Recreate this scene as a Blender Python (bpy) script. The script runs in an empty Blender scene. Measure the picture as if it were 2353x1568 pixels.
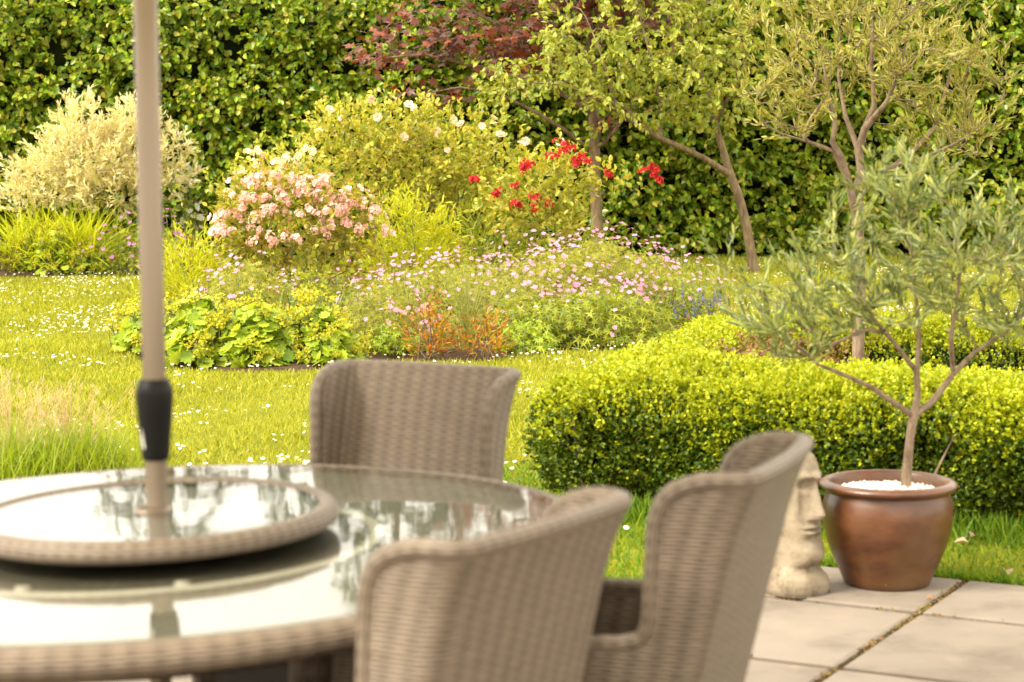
import bpy, bmesh, math, random
import numpy as np
from mathutils import Matrix, Vector

rng = np.random.default_rng(7)
random.seed(7)
C = bpy.context.scene.collection
R = math.radians
CAM_H, FPX = 1.42, 4780.0
PITCH = math.atan((784 - 300) / FPX)

# ------------------------------------------------------------------ basics
def at(x, y, Y):
    """point at world depth Y seen in direction (x, y) of the 2353 px wide photograph"""
    dx, dy = (x - 1176.5) / FPX, (784 - y) / FPX
    cp, sp = math.cos(PITCH), math.sin(PITCH)
    r = np.array([dx, cp + dy * sp, -sp + dy * cp])
    return np.array([0, 0, CAM_H]) + r * (Y / r[1])

def gx(x, Y):
    return (x - 1176.5) / FPX * Y

def nrm(v):
    v = np.asarray(v, float)
    return v / np.maximum(np.linalg.norm(v, axis=-1, keepdims=True), 1e-9)

def vnoise(P, scale=1.0, seed=0):
    P = np.asarray(P, float) * scale + seed * 17.31
    i = np.floor(P).astype(np.int64); f = P - i; f = f * f * (3 - 2 * f)
    def h(a):
        n = (a[..., 0] * 374761393 + a[..., 1] * 668265263 + a[..., 2] * 2147483647 + seed * 144665) & 0xffffffff
        n = ((n ^ (n >> 13)) * 1274126177) & 0xffffffff
        return ((n ^ (n >> 16)) & 0xffff) / 65535.0
    out = 0
    for dx in (0, 1):
        for dy in (0, 1):
            for dz in (0, 1):
                w = (f[..., 0] if dx else 1 - f[..., 0]) * (f[..., 1] if dy else 1 - f[..., 1]) * (f[..., 2] if dz else 1 - f[..., 2])
                out = out + w * h(i + np.array([dx, dy, dz]))
    return out

def in_poly(x, y, poly):
    inside = np.zeros(len(x), bool)
    n = len(poly)
    for k in range(n):
        x1, y1 = poly[k]; x2, y2 = poly[(k + 1) % n]
        c = ((y1 > y) != (y2 > y)) & (x < (x2 - x1) * (y - y1) / ((y2 - y1) or 1e-9) + x1)
        inside ^= c
    return inside

def tag(o, label=None, cat=None, group=None, kind=None):
    if label: o['label'] = label
    if cat: o['category'] = cat
    if group: o['group'] = group
    if kind: o['kind'] = kind
    return o

def empty(name, loc, label, cat, group=None, rz=0.0):
    o = bpy.data.objects.new(name, None); C.objects.link(o)
    o.location = loc; o.rotation_euler = (0, 0, rz); o.empty_display_size = .1
    return tag(o, label, cat, group)

class Acc:
    """collects polygons and builds ONE mesh object"""
    def __init__(self):
        self.V, self.L, self.T, self.M, self.n = [], [], [], [], 0
        self.U = []
    def add(self, V, faces, mats=0, uv=None):
        """V (N,k,3): N copies of a template with the same faces"""
        V = np.asarray(V, float)
        if V.ndim == 2: V = V[None]
        N, k = V.shape[:2]
        fl = np.concatenate([np.asarray(f, np.int64) for f in faces])
        tot = np.array([len(f) for f in faces])
        off = self.n + np.arange(N)[:, None] * k
        self.V.append(V.reshape(-1, 3)); self.L.append((fl[None] + off).ravel()); self.T.append(np.tile(tot, N))
        m = np.full(len(faces), mats) if np.isscalar(mats) else np.asarray(mats)
        self.M.append(np.tile(m, N))
        u = np.zeros((N * k, 2)) if uv is None else np.asarray(uv, float).reshape(-1, 2)
        self.U.append(u[(fl[None] + (off - self.n)).ravel()])
        self.n += N * k
    def build(self, name, mats, parent=None, smooth=False, origin=None):
        me = bpy.data.meshes.new(name)
        V = np.concatenate(self.V); L = np.concatenate(self.L); T = np.concatenate(self.T); M = np.concatenate(self.M)
        if origin is not None: V = V - np.asarray(origin)
        me.vertices.add(len(V)); me.vertices.foreach_set('co', V.ravel())
        me.loops.add(len(L)); me.loops.foreach_set('vertex_index', L)
        me.polygons.add(len(T)); me.polygons.foreach_set('loop_start', np.concatenate([[0], np.cumsum(T)[:-1]]))
        me.polygons.foreach_set('loop_total', T)
        me.polygons.foreach_set('material_index', M)
        me.polygons.foreach_set('use_smooth', np.full(len(T), bool(smooth)))
        uvl = me.uv_layers.new(name='UVMap'); uvl.data.foreach_set('uv', np.concatenate(self.U).ravel())
        me.update(calc_edges=True); me.validate()
        for m in (mats if isinstance(mats, (list, tuple)) else [mats]): me.materials.append(m)
        o = bpy.data.objects.new(name, me); C.objects.link(o)
        if parent is not None: o.parent = parent
        elif origin is not None: o.location = origin
        return o

def grid_faces(nu, nv, cu=False, cv=False):
    """grid of nu x nv vertices, index i*nv+j"""
    fs = []
    for i in range(nu if cu else nu - 1):
        for j in range(nv if cv else nv - 1):
            a, b = i, (i + 1) % nu; c, d = j, (j + 1) % nv
            fs.append([a * nv + c, b * nv + c, b * nv + d, a * nv + d])
    return fs

def lathe(acc, prof, n=64, c=(0, 0, 0), mat=0, uvs=1.0, cap=False):
    prof = np.asarray(prof, float)
    th = np.linspace(0, 2 * np.pi, n + 1)
    rr, zz = prof[:, 0], prof[:, 1]
    V = np.stack([rr[None] * np.cos(th)[:, None], rr[None] * np.sin(th)[:, None], np.repeat(zz[None], n + 1, 0)], -1) + np.asarray(c)
    s = np.concatenate([[0], np.cumsum(np.hypot(np.diff(rr), np.diff(zz)))])
    U = np.stack([np.repeat((th * rr.max())[:, None], len(prof), 1), np.repeat(s[None], n + 1, 0)], -1) * uvs
    acc.add(V.reshape(-1, 3), grid_faces(n + 1, len(prof)), mat, U.reshape(-1, 2))

def tube(acc, pts, rad, n=8, mat=0, caps=True, uvs=1.0):
    pts = np.asarray(pts, float); k = len(pts)
    rad = np.full(k, rad) if np.isscalar(rad) else np.asarray(rad, float)
    t = np.gradient(pts, axis=0); t = nrm(t)
    a = np.array([0, 0, 1.0]) if abs(t[0][2]) < .9 else np.array([1.0, 0, 0])
    x = nrm(np.cross(t[0], a)); X = [x]
    for i in range(1, k):
        x = X[-1] - t[i] * np.dot(X[-1], t[i]); X.append(nrm(x))
    X = np.array(X); Y = np.cross(t, X)
    th = np.linspace(0, 2 * np.pi, n + 1)
    V = pts[:, None] + rad[:, None, None] * (np.cos(th)[None, :, None] * X[:, None] + np.sin(th)[None, :, None] * Y[:, None])
    s = np.concatenate([[0], np.cumsum(np.linalg.norm(np.diff(pts, axis=0), axis=1))])
    U = np.stack([np.repeat(s[:, None], n + 1, 1), np.repeat((th * rad.mean())[None], k, 0)], -1) * uvs
    fs = grid_faces(k, n + 1)
    if caps: fs += [list(range(n))[::-1], [(k - 1) * (n + 1) + j for j in range(n)]]
    acc.add(V.reshape(-1, 3), fs, mat, U.reshape(-1, 2))

def box(acc, c, s, mat=0, rz=0.0):
    v = np.array([[x, y, z] for x in (-.5, .5) for y in (-.5, .5) for z in (-.5, .5)]) * np.asarray(s)
    ca, sa = math.cos(rz), math.sin(rz)
    v = np.stack([v[:, 0] * ca - v[:, 1] * sa, v[:, 0] * sa + v[:, 1] * ca, v[:, 2]], 1) + np.asarray(c)
    acc.add(v, [[0, 1, 3, 2], [4, 6, 7, 5], [0, 4, 5, 1], [2, 3, 7, 6], [0, 2, 6, 4], [1, 5, 7, 3]], mat)

# ------------------------------------------------------------------ materials
def new_mat(name):
    m = bpy.data.materials.new(name); m.use_nodes = True
    nt = m.node_tree; nt.nodes.clear()
    out = nt.nodes.new('ShaderNodeOutputMaterial')
    return m, nt, out

class NT:
    def __init__(self, nt): self.nt = nt
    def n(self, t, **kw):
        x = self.nt.nodes.new('ShaderNode' + t)
        for k, v in kw.items(): setattr(x, k, v)
        return x
    def l(self, a, b): self.nt.links.new(a, b)
    def m(self, op, a, b=None, c=None):
        x = self.n('Math', operation=op)
        for i, v in enumerate((a, b, c)):
            if v is None: continue
            if isinstance(v, (int, float)): x.inputs[i].default_value = v
            else: self.l(v, x.inputs[i])
        return x.outputs[0]
    def ramp(self, fac, stops):
        x = self.n('ValToRGB'); cr = x.color_ramp
        while len(cr.elements) < len(stops): cr.elements.new(.5)
        for e, (p, c) in zip(cr.elements, stops): e.position = p; e.color = (*c, 1)
        self.l(fac, x.inputs[0]); return x.outputs[0]
    def mix(self, fac, a, b, mode='MIX'):
        x = self.n('Mix', data_type='RGBA', blend_type=mode)
        for i, v in ((0, fac), (6, a), (7, b)):
            if isinstance(v, (int, float)): x.inputs[i].default_value = v
            elif isinstance(v, tuple): x.inputs[i].default_value = (*v, 1)
            else: self.l(v, x.inputs[i])
        return x.outputs[2]
    def noise(self, scale, detail=4, rough=.55, vec=None, out=0):
        x = self.n('TexNoise'); x.inputs['Scale'].default_value = scale
        x.inputs['Detail'].default_value = detail; x.inputs['Roughness'].default_value = rough
        if vec is not None: self.l(vec, x.inputs['Vector'])
        return x.outputs[out]

def leaf_mat(name, cols, trans=.4, rough=.42, spec=.35, patch=.25, pscale=2.0, tboost=1.25):
    """leaf: each leaf (mesh island) its own colour; thin leaves let light through"""
    m, nt, out = new_mat(name); k = NT(nt)
    geo = k.n('NewGeometry')
    col = k.ramp(geo.outputs['Random Per Island'], [(i / max(1, len(cols) - 1), c) for i, c in enumerate(cols)])
    tc = k.n('TexCoord')
    no = k.noise(pscale, 2, .5, tc.outputs['Object'])
    v = k.m('MULTIPLY_ADD', no, 2 * patch, 1 - patch)
    hsv = k.n('HueSaturation'); k.l(col, hsv.inputs['Color']); k.l(v, hsv.inputs['Value'])
    p = k.n('BsdfPrincipled'); p.inputs['Roughness'].default_value = rough; p.inputs['Specular IOR Level'].default_value = spec
    k.l(hsv.outputs[0], p.inputs['Base Color'])
    t = k.n('BsdfTranslucent')
    tcol = k.mix(1.0, hsv.outputs[0], (tboost * 1.1, tboost, tboost * .55), 'MULTIPLY')
    k.l(tcol, t.inputs['Color'])
    ms = k.n('MixShader'); ms.inputs[0].default_value = trans
    k.l(p.outputs[0], ms.inputs[1]); k.l(t.outputs[0], ms.inputs[2]); k.l(ms.outputs[0], out.inputs[0])
    return m

def petal_mat(name, cols, trans=.35):
    return leaf_mat(name, cols, trans, .6, .2, .08, 3.0, 1.0)

def bark_mat(name, a, b, scale=18, bump=.5):
    m, nt, out = new_mat(name); k = NT(nt)
    tc = k.n('TexCoord'); mp = k.n('Mapping'); mp.inputs['Scale'].default_value = (1, 1, .35); k.l(tc.outputs['Object'], mp.inputs[0])
    n1 = k.noise(scale, 6, .65, mp.outputs[0]); n2 = k.noise(scale * 4, 3, .6, tc.outputs['Object'])
    col = k.ramp(n1, [(.3, a), (.62, b), (.8, tuple(min(1, x * 1.35) for x in b))])
    p = k.n('BsdfPrincipled'); p.inputs['Roughness'].default_value = .85; k.l(col, p.inputs['Base Color'])
    bp = k.n('Bump'); bp.inputs['Strength'].default_value = bump; bp.inputs['Distance'].default_value = .01
    k.l(k.m('ADD', n1, k.m('MULTIPLY', n2, .4)), bp.inputs['Height']); k.l(bp.outputs[0], p.inputs['Normal'])
    k.l(p.outputs[0], out.inputs[0]); return m

def wicker_mat(name, light, dark, stake=.0175, row=.0066, bump=.9):
    m, nt, out = new_mat(name); k = NT(nt)
    uv = k.n('UVMap'); sx = k.n('SeparateXYZ'); k.l(uv.outputs[0], sx.inputs[0])
    u, v = sx.outputs[0], sx.outputs[1]
    wob = k.noise(14, 2, .5, uv.outputs[0])
    v = k.m('ADD', v, k.m('MULTIPLY', k.m('SUBTRACT', wob, .5), row * .9))
    u = k.m('ADD', u, k.m('MULTIPLY', k.m('SUBTRACT', wob, .5), stake * .5))
    vr = k.m('DIVIDE', v, row)
    rowp = k.m('ABSOLUTE', k.m('SINE', k.m('MULTIPLY', vr, math.pi)))
    par = k.m('MODULO', k.m('ABSOLUTE', k.m('FLOOR', vr)), 2.0)
    ph = k.m('ADD', k.m('MULTIPLY', u, math.pi / stake), k.m('MULTIPLY', par, math.pi))
    wv = k.m('MULTIPLY_ADD', k.m('COSINE', ph), .5, .5)
    stk = k.m('MULTIPLY_ADD', k.m('COSINE', k.m('MULTIPLY', u, 2 * math.pi / (stake * 2))), .5, .5)
    hgt = k.m('MULTIPLY', k.m('POWER', rowp, .6), k.m('MULTIPLY_ADD', wv, .36, .64))
    hgt = k.m('MULTIPLY', hgt, k.m('MULTIPLY_ADD', stk, .38, .62))
    mp = k.n('Mapping'); mp.inputs['Scale'].default_value = (12, 150, 1); k.l(uv.outputs[0], mp.inputs[0])
    st = k.noise(1.0, 3, .6, mp.outputs[0])
    c = k.ramp(hgt, [(.08, dark), (.40, tuple(.55 * a + .45 * b for a, b in zip(light, dark))), (.85, light)])
    c = k.mix(1.0, c, k.ramp(st, [(.3, (.78, .76, .74)), (.7, (1.1, 1.09, 1.07))]), 'MULTIPLY')
    p = k.n('BsdfPrincipled'); p.inputs['Roughness'].default_value = .48; p.inputs['Specular IOR Level'].default_value = .35
    k.l(c, p.inputs['Base Color'])
    bp = k.n('Bump'); bp.inputs['Strength'].default_value = bump; bp.inputs['Distance'].default_value = .003
    k.l(hgt, bp.inputs['Height']); k.l(bp.outputs[0], p.inputs['Normal'])
    k.l(p.outputs[0], out.inputs[0]); return m

def plain_mat(name, col, rough=.5, metal=0.0, var=.15, scale=20, spec=.5, bump=0.0, coat=0.0):
    m, nt, out = new_mat(name); k = NT(nt)
    tc = k.n('TexCoord'); n = k.noise(scale, 5, .6, tc.outputs['Object'])
    c = k.ramp(n, [(.25, tuple(x * (1 - var) for x in col)), (.75, tuple(min(1, x * (1 + var)) for x in col))])
    p = k.n('BsdfPrincipled'); p.inputs['Metallic'].default_value = metal
    p.inputs['Specular IOR Level'].default_value = spec; p.inputs['Coat Weight'].default_value = coat
    k.l(c, p.inputs['Base Color']); k.l(k.m('MULTIPLY_ADD', n, .2, rough - .1), p.inputs['Roughness'])
    if bump:
        bp = k.n('Bump'); bp.inputs['Strength'].default_value = bump; bp.inputs['Distance'].default_value = .004
        k.l(k.noise(scale * 5, 5, .65, tc.outputs['Object']), bp.inputs['Height']); k.l(bp.outputs[0], p.inputs['Normal'])
    k.l(p.outputs[0], out.inputs[0]); return m

def glass_mat(name, tint, refl=1.0, ripple=.0):
    """clear pane lying on a solid top: mirror by Fresnel over a see-through sheet"""
    m, nt, out = new_mat(name); k = NT(nt)
    fr = k.n('Fresnel'); fr.inputs[0].default_value = 1.62
    g = k.n('BsdfGlossy'); g.inputs['Roughness'].default_value = .03
    t = k.n('BsdfTransparent'); t.inputs[0].default_value = (*tint, 1)
    if ripple:
        tc = k.n('TexCoord'); mp = k.n('Mapping'); mp.inputs['Scale'].default_value = (1, 1, 1); k.l(tc.outputs['Object'], mp.inputs[0])
        bp = k.n('Bump'); bp.inputs['Strength'].default_value = ripple; bp.inputs['Distance'].default_value = .0012
        k.l(k.noise(16, 2, .5, mp.outputs[0]), bp.inputs['Height']); k.l(bp.outputs[0], g.inputs['Normal'])
    ms = k.n('MixShader')
    ge = k.n('NewGeometry')
    k.l(k.m('MULTIPLY', k.m('MINIMUM', k.m('MULTIPLY', fr.outputs[0], 1.3 * refl), 1.0), k.m('SUBTRACT', 1.0, ge.outputs['Backfacing'])), ms.inputs[0])
    k.l(t.outputs[0], ms.inputs[1]); k.l(g.outputs[0], ms.inputs[2]); k.l(ms.outputs[0], out.inputs[0])
    return m

WICKER = wicker_mat('wicker_weave', (.265, .202, .15), (.014, .008, .0045))
WICKER_RIM = wicker_mat('wicker_braid', (.235, .185, .142), (.05, .032, .02), .012, .007, .7)
WICKER_TOP = wicker_mat('wicker_top', (.20, .188, .150), (.13, .12, .095), .02, .007, .5)
BARK_GREY = bark_mat('bark_grey', (.07, .045, .022), (.24, .165, .09), 22, .8)
BARK_OLIVE = bark_mat('bark_olive', (.10, .06, .034), (.29, .205, .135), 34, .8)
BARK_BROWN = bark_mat('bark_brown', (.075, .05, .03), (.22, .15, .095))
STEM_GREEN = plain_mat('stem_green', (.16, .19, .05), .6, scale=8)
STEM_BROWN = plain_mat('stem_brown', (.16, .10, .055), .7, scale=8)

# ------------------------------------------------------------------ leaf templates (length 1 along y, normal z)
def t_ovate(w=.32, fold=.10, droop=.10):
    v = np.array([[0, 0, 0], [w, .35, fold], [w * .75, .72, fold * .6 - droop * .4], [0, 1, -droop], [-w * .75, .72, fold * .6 - droop * .4], [-w, .35, fold]])
    return v, [[0, 1, 2, 3], [0, 3, 4, 5]]

def t_narrow(w=.092, curl=.08):
    v = np.array([[0, 0, 0], [w, .35, .03], [w * .85, .7, .03 - curl * .5], [0, 1, -curl], [-w * .85, .7, .03 - curl * .5], [-w, .35, .03]])
    return v, [[0, 1, 2, 3], [0, 3, 4, 5]]

def t_blade(w=.05, bend=.18):
    v = np.array([[-w, 0, 0], [w, 0, 0], [w * .8, .5, -bend * .25], [-w * .8, .5, -bend * .25], [0, 1, -bend]])
    return v, [[0, 1, 2, 3], [3, 2, 4]]

def t_lobed(lobes=9, deep=.27, cup=.18):
    n = lobes * 2; pts = [[0, 0, 0]]
    for i in range(n + 1):
        a = -2.75 + 5.5 * i / n
        r = .55 * (1 if i % 2 else 1 - deep)
        pts.append([math.sin(a) * r, .45 + math.cos(a) * r, cup * r])
    return np.array(pts) - [0, 0, 0], [[0, i, i + 1] for i in range(1, n + 1)]

def t_palmate(tips=5, inner=.34, span=2.2):
    pts = [[0, 0, 0]]; n = tips * 2 - 1
    for i in range(n):
        a = -span + 2 * span * i / (n - 1)
        r = (1 - .22 * (abs(a) / span) ** 1.5) if i % 2 == 0 else inner
        pts.append([math.sin(a) * r * .62, .12 + math.cos(a) * r * .85, -.10 * r * r + .03])
    return np.array(pts), [[0, i, i + 1] for i in range(1, n)]

def t_flower(n=5, w=.42, cup=.25, inner=0, eye=.16):
    V, F, M = [], [], []
    for ring, (cnt, rr, cc, off) in enumerate([(n, 1.0, cup, 0.0)] + ([(inner, .62, cup + .55, .5)] if inner else [])):
        for i in range(cnt):
            a = 2 * math.pi * (i + off) / cnt; b = len(V)
            for (lx, ly) in ((0, .05), (w, .62), (w * .55, 1.0), (-w * .55, 1.0), (-w, .62)):
                lx, ly = lx * rr, ly * rr
                V.append([lx * math.cos(a) - ly * math.sin(a), lx * math.sin(a) + ly * math.cos(a), cc * (ly ** 1.3) + .05 * ring]); 
            F.append([b, b + 1, b + 2, b + 3, b + 4]); M.append(0)
    if eye:
        b = len(V)
        for i in range(6):
            a = math.pi * i / 3; V.append([eye * math.cos(a), eye * math.sin(a), .12])
        F.append(list(range(b, b + 6))); M.append(1)
    return np.array(V), F, M

OVATE, ROUND, NARROW, WIDE_NARROW = t_ovate(), t_ovate(.40, .08, .12), t_narrow(), t_narrow(.15, .1)
BLADE, LOBED, PALM5, PALM_CUT = t_blade(), t_lobed(), t_palmate(5, .50, 2.2), t_palmate(5, .22, 2.3)

def put(acc, tmpl, P, d, n, s, w=None, mat=0):
    P = np.asarray(P, float); y = nrm(d); x = nrm(np.cross(y, n)); z = np.cross(x, y)
    T = tmpl[0]; s = np.broadcast_to(np.asarray(s, float), (len(P),))
    w = s if w is None else np.broadcast_to(np.asarray(w, float), (len(P),)) * s
    V = P[:, None] + (T[None, :, 0] * w[:, None])[..., None] * x[:, None] + (T[None, :, 1] * s[:, None])[..., None] * y[:, None] + (T[None, :, 2] * s[:, None])[..., None] * z[:, None]
    m = mat if len(tmpl) < 3 else [a + mat for a in tmpl[2]]
    acc.add(V, tmpl[1], m)

def rnd_dirs(n): return nrm(rng.normal(size=(n, 3)))

def sprays(acc, tmpl, P, D, L, k, leaf, spread=.8, up=.25, jit=.25, mat=0, w=None, droop=0.0, nb=(0, 0, 0)):
    """k leaves along a short twig of length L starting at P in direction D"""
    P = np.repeat(P, k, 0); Dr = np.repeat(nrm(D), k, 0); L = np.repeat(np.broadcast_to(L, (len(P) // k,)), k)
    N = len(P); t = np.tile(np.arange(k) / max(1, k - 1), N // k) + rng.uniform(-.06, .06, N)
    Q = P + Dr * (t * L)[:, None] + rng.normal(size=(N, 3)) * leaf * .12
    d = nrm(Dr + spread * rnd_dirs(N) + np.array([0, 0, -droop]))
    n = nrm(np.array([0, 0, up + .35]) + np.array(nb) + rnd_dirs(N) * (.45 + jit) - d * .2)
    put(acc, tmpl, Q, d, n, leaf * rng.uniform(.65, 1.15, N), w, mat)

def grow(acc, paths, targets, r_tip=.002, expo=2.2, step=.12, sag=.0, n=6, mat=0, up_pen=.6):
    """branches: hand laid limbs plus twigs that reach every target; returns the twig end directions"""
    pos, par, mr = [], [], []
    for pth, rads, root in paths:
        prev = -1
        if root is not None:
            q = np.array(pos); prev = int(np.argmin(np.linalg.norm(q - np.asarray(pth[0]), axis=1))); pth = pth[1:]; rads = rads[1:]
        last = pos[prev] if prev >= 0 else None; lr = mr[prev] if prev >= 0 else None
        for p, r in zip(pth, rads):
            p = np.asarray(p, float)
            if last is not None:
                m = max(1, int(np.linalg.norm(p - last) / step))
                for i in range(1, m + 1):
                    pos.append(last + (p - last) * i / m); par.append(prev if prev >= 0 else -1); mr.append(lr + (r - lr) * i / m); prev = len(pos) - 1
            else:
                pos.append(p); par.append(-1); mr.append(r); prev = len(pos) - 1
            last, lr = p, r
    tr = np.asarray(targets, float); start = len(pos)
    base = np.array(pos)
    dmin = np.array([np.linalg.norm(base - t, axis=1).min() for t in tr]) if len(tr) else []
    dirs = np.zeros((len(tr), 3)); skip = max(1, int(.35 * len(base)))
    P = np.zeros((len(pos) + 60 * max(1, len(tr)), 3)); P[:start] = base; cnt = start
    for ti in np.argsort(dmin):
        t = tr[ti]; q = P[:cnt]; dd = t - q
        cost = np.linalg.norm(dd, axis=1) + up_pen * np.maximum(0, -dd[:, 2])
        cost[:min(skip, start)] += .3
        j = int(np.argmin(cost)); a = P[j]; L = np.linalg.norm(t - a); m = max(1, int(math.ceil(L / step)))
        pd = nrm(a - P[par[j]]) if par[j] >= 0 else np.array([0, 0, 1.0])
        c1 = a + pd * L * .35; prev = j
        for i in range(1, m + 1):
            s = i / m; p = (1 - s) ** 2 * a + 2 * s * (1 - s) * c1 + s * s * t + rng.normal(size=3) * L * .02 * (s < 1)
            P[cnt] = p; pos.append(p); par.append(prev); mr.append(0.0); prev = cnt; cnt += 1
        dirs[ti] = nrm(P[prev] - P[par[prev]])
    cntt = np.zeros(cnt); ch = [[] for _ in range(cnt)]
    for i in range(cnt):
        if par[i] >= 0: ch[par[i]].append(i)
    for i in range(cnt - 1, -1, -1):
        if not ch[i]: cntt[i] += 1
        if par[i] >= 0: cntt[par[i]] += cntt[i]
    rad = np.maximum(np.array(mr), r_tip * cntt ** (1 / expo))
    cap = np.where(np.array(mr) > 0, np.maximum(np.array(mr), r_tip) * 1.25, 1e9); rad = np.minimum(rad, cap)
    for i in range(start, cnt): rad[i] = min(rad[i], rad[par[i]] * .92)
    done = np.zeros(cnt, bool)
    for i in range(cnt):
        if done[i]: continue
        chain = ([par[i]] if par[i] >= 0 else []) + [i]; done[i] = True; j = i
        while ch[j]:
            j = max((c for c in ch[j]), key=lambda c: rad[c]); 
            if done[j]: break
            chain.append(j); done[j] = True
        if len(chain) < 2: continue
        pts = P[chain]; rr = rad[chain].copy()
        if par[i] >= 0: rr[0] = min(rr[0], rr[1] * 1.15)
        if len(chain) == 2: pts = np.array([pts[0], (pts[0] + pts[1]) / 2, pts[1]]); rr = np.array([rr[0], rr.mean(), rr[1]])
        nn = n + 6 if rr.max() > .02 else (n if rr.max() > .006 else 4)
        tube(acc, pts, rr, nn, mat, caps=False)
    return dirs

def blob_points(blobs, n, hollow=.5, noise_seed=1, rag=.25):
    """random points in a union of ellipsoids [(centre, radii)], biased outward, outline roughened"""
    vol = np.array([np.prod(r) for c, r in blobs]) ** .8; pick = rng.choice(len(blobs), n, p=vol / vol.sum())
    c = np.array([b[0] for b in blobs], float)[pick]; r = np.array([b[1] for b in blobs], float)[pick]
    d = rnd_dirs(n); rad = (hollow ** 3 + (1 - hollow ** 3) * rng.random(n)) ** (1 / 3)
    f = 1 - rag + 2 * rag * vnoise(c + d * r, 4.0 / max(.2, np.mean([np.mean(b[1]) for b in blobs])), noise_seed)
    return c + d * r * (rad * f)[:, None], d

# ------------------------------------------------------------------ camera, light, sky
cam_d = bpy.data.cameras.new('camera'); cam = bpy.data.objects.new('camera', cam_d); C.objects.link(cam)
cam_d.sensor_width = 36; cam_d.lens = FPX / 2353 * 36; cam_d.clip_end = 500; cam_d.clip_start = .05
cam.matrix_world = Matrix.Translation((0, 0, CAM_H)) @ Matrix.Rotation(math.pi / 2 - PITCH, 4, 'X') @ Matrix.Rotation(R(-.3), 4, 'Z')
cam_d.dof.use_dof = True; cam_d.dof.focus_distance = 12.5; cam_d.dof.aperture_fstop = 5.2; cam_d.dof.aperture_blades = 0
S = bpy.context.scene; S.camera = cam

SUN_EL, SUN_AZ = R(44), (-.88, -.46)
sl = bpy.data.lights.new('sun', 'SUN'); sl.energy = 2.8; sl.angle = R(24); sl.color = (1, .93, .78)
so = bpy.data.objects.new('sun', sl); C.objects.link(so)
a = nrm(np.array([SUN_AZ[0], SUN_AZ[1]])); sd = Vector((a[0] * math.cos(SUN_EL), a[1] * math.cos(SUN_EL), math.sin(SUN_EL)))
so.rotation_euler = sd.to_track_quat('Z', 'Y').to_euler()
w = bpy.data.worlds.new('World'); S.world = w; w.use_nodes = True; nt = w.node_tree; nt.nodes.clear(); k = NT(nt)
sky = k.n('TexSky', sky_type='NISHITA'); sky.sun_disc = False; sky.sun_elevation = SUN_EL; sky.sun_rotation = math.atan2(a[0], a[1])
sky.dust_density = 3; sky.air_density = 1.2
tc = k.n('TexCoord'); cl = k.noise(2.4, 5, .55, tc.outputs['Generated'])
cloud = k.ramp(cl, [(.3, (8.8, 8.2, 6.9)), (.7, (13.8, 13.0, 11.2))])
cov = k.ramp(cl, [(.25, (.75,) * 3), (.5, (.96,) * 3)])
bg = k.n('Background'); bg.inputs[1].default_value = .096
k.l(k.mix(cov, sky.outputs[0], cloud), bg.inputs[0])
wo = k.n('OutputWorld'); k.l(bg.outputs[0], wo.inputs[0])
S.view_settings.view_transform = 'Standard'; S.view_settings.look = 'None'; S.view_settings.exposure = 1.45; S.view_settings.gamma = 1
S.cycles.use_denoising = True; S.cycles.max_bounces = 8; S.cycles.transparent_max_bounces = 8
S.cycles.sample_clamp_indirect = 6.0
# ------------------------------------------------------------------ patio and lawn
PO = np.array([1.187, 6.012]); PW = np.array([math.cos(R(61.7)), math.sin(R(61.7))]); PU = np.array([PW[1], -PW[0]])
def uw(u, w_, z=0.0): q = PO + PU * u + PW * w_; return (q[0], q[1], z)

m, nt, out = new_mat('paving_stone'); k = NT(nt)
geo = k.n('NewGeometry'); tc = k.n('TexCoord')
n1 = k.noise(3.5, 6, .62, tc.outputs['Object']); n2 = k.noise(70, 4, .7, tc.outputs['Object']); n3 = k.noise(9, 3, .5, tc.outputs['Object'])
c = k.ramp(geo.outputs['Random Per Island'], [(0, (.17, .140, .114)), (.5, (.198, .164, .134)), (1, (.225, .188, .155))])
c = k.mix(1.0, c, k.ramp(n1, [(.28, (.62, .59, .55)), (.5, (1, .99, .97)), (.75, (1.16, 1.14, 1.10))]), 'MULTIPLY')
c = k.mix(k.ramp(n2, [(.58, (0, 0, 0)), (.75, (.5,) * 3)]), c, (.24, .18, .12))
c = k.mix(k.ramp(n3, [(.62, (0, 0, 0)), (.8, (.35,) * 3)]), c, (.33, .24, .15))
p = k.n('BsdfPrincipled'); p.inputs['Roughness'].default_value = .8; p.inputs['Specular IOR Level'].default_value = .3; k.l(c, p.inputs['Base Color'])
bp = k.n('Bump'); bp.inputs['Strength'].default_value = .35; bp.inputs['Distance'].default_value = .004
k.l(k.m('ADD', n2, k.m('MULTIPLY', n1, 1.5)), bp.inputs['Height']); k.l(bp.outputs[0], p.inputs['Normal']); k.l(p.outputs[0], out.inputs[0])
PAVING = m
JOINT = plain_mat('joint_dirt', (.075, .045, .02), .95, var=.6, scale=60, spec=.1, bump=.8)
SOIL = plain_mat('soil', (.075, .048, .03), .95, var=.5, scale=14, spec=.1, bump=1.0)
m, nt, out = new_mat('lawn_ground'); k = NT(nt); tc = k.n('TexCoord')
n1 = k.noise(1.2, 5, .6, tc.outputs['Object']); n2 = k.noise(60, 4, .7, tc.outputs['Object'])
c = k.ramp(k.m('ADD', k.m('MULTIPLY', n1, .5), k.m('MULTIPLY', n2, .5)), [(.3, (.09, .10, .008)), (.55, (.20, .20, .014)), (.75, (.28, .26, .03))])
p = k.n('BsdfPrincipled'); p.inputs['Roughness'].default_value = .9; p.inputs['Specular IOR Level'].default_value = .1; k.l(c, p.inputs['Base Color'])
bp = k.n('Bump'); bp.inputs['Strength'].default_value = .8; bp.inputs['Distance'].default_value = .02; k.l(n2, bp.inputs['Height']); k.l(bp.outputs[0], p.inputs['Normal'])
k.l(p.outputs[0], out.inputs[0]); LAWN = m

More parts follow.
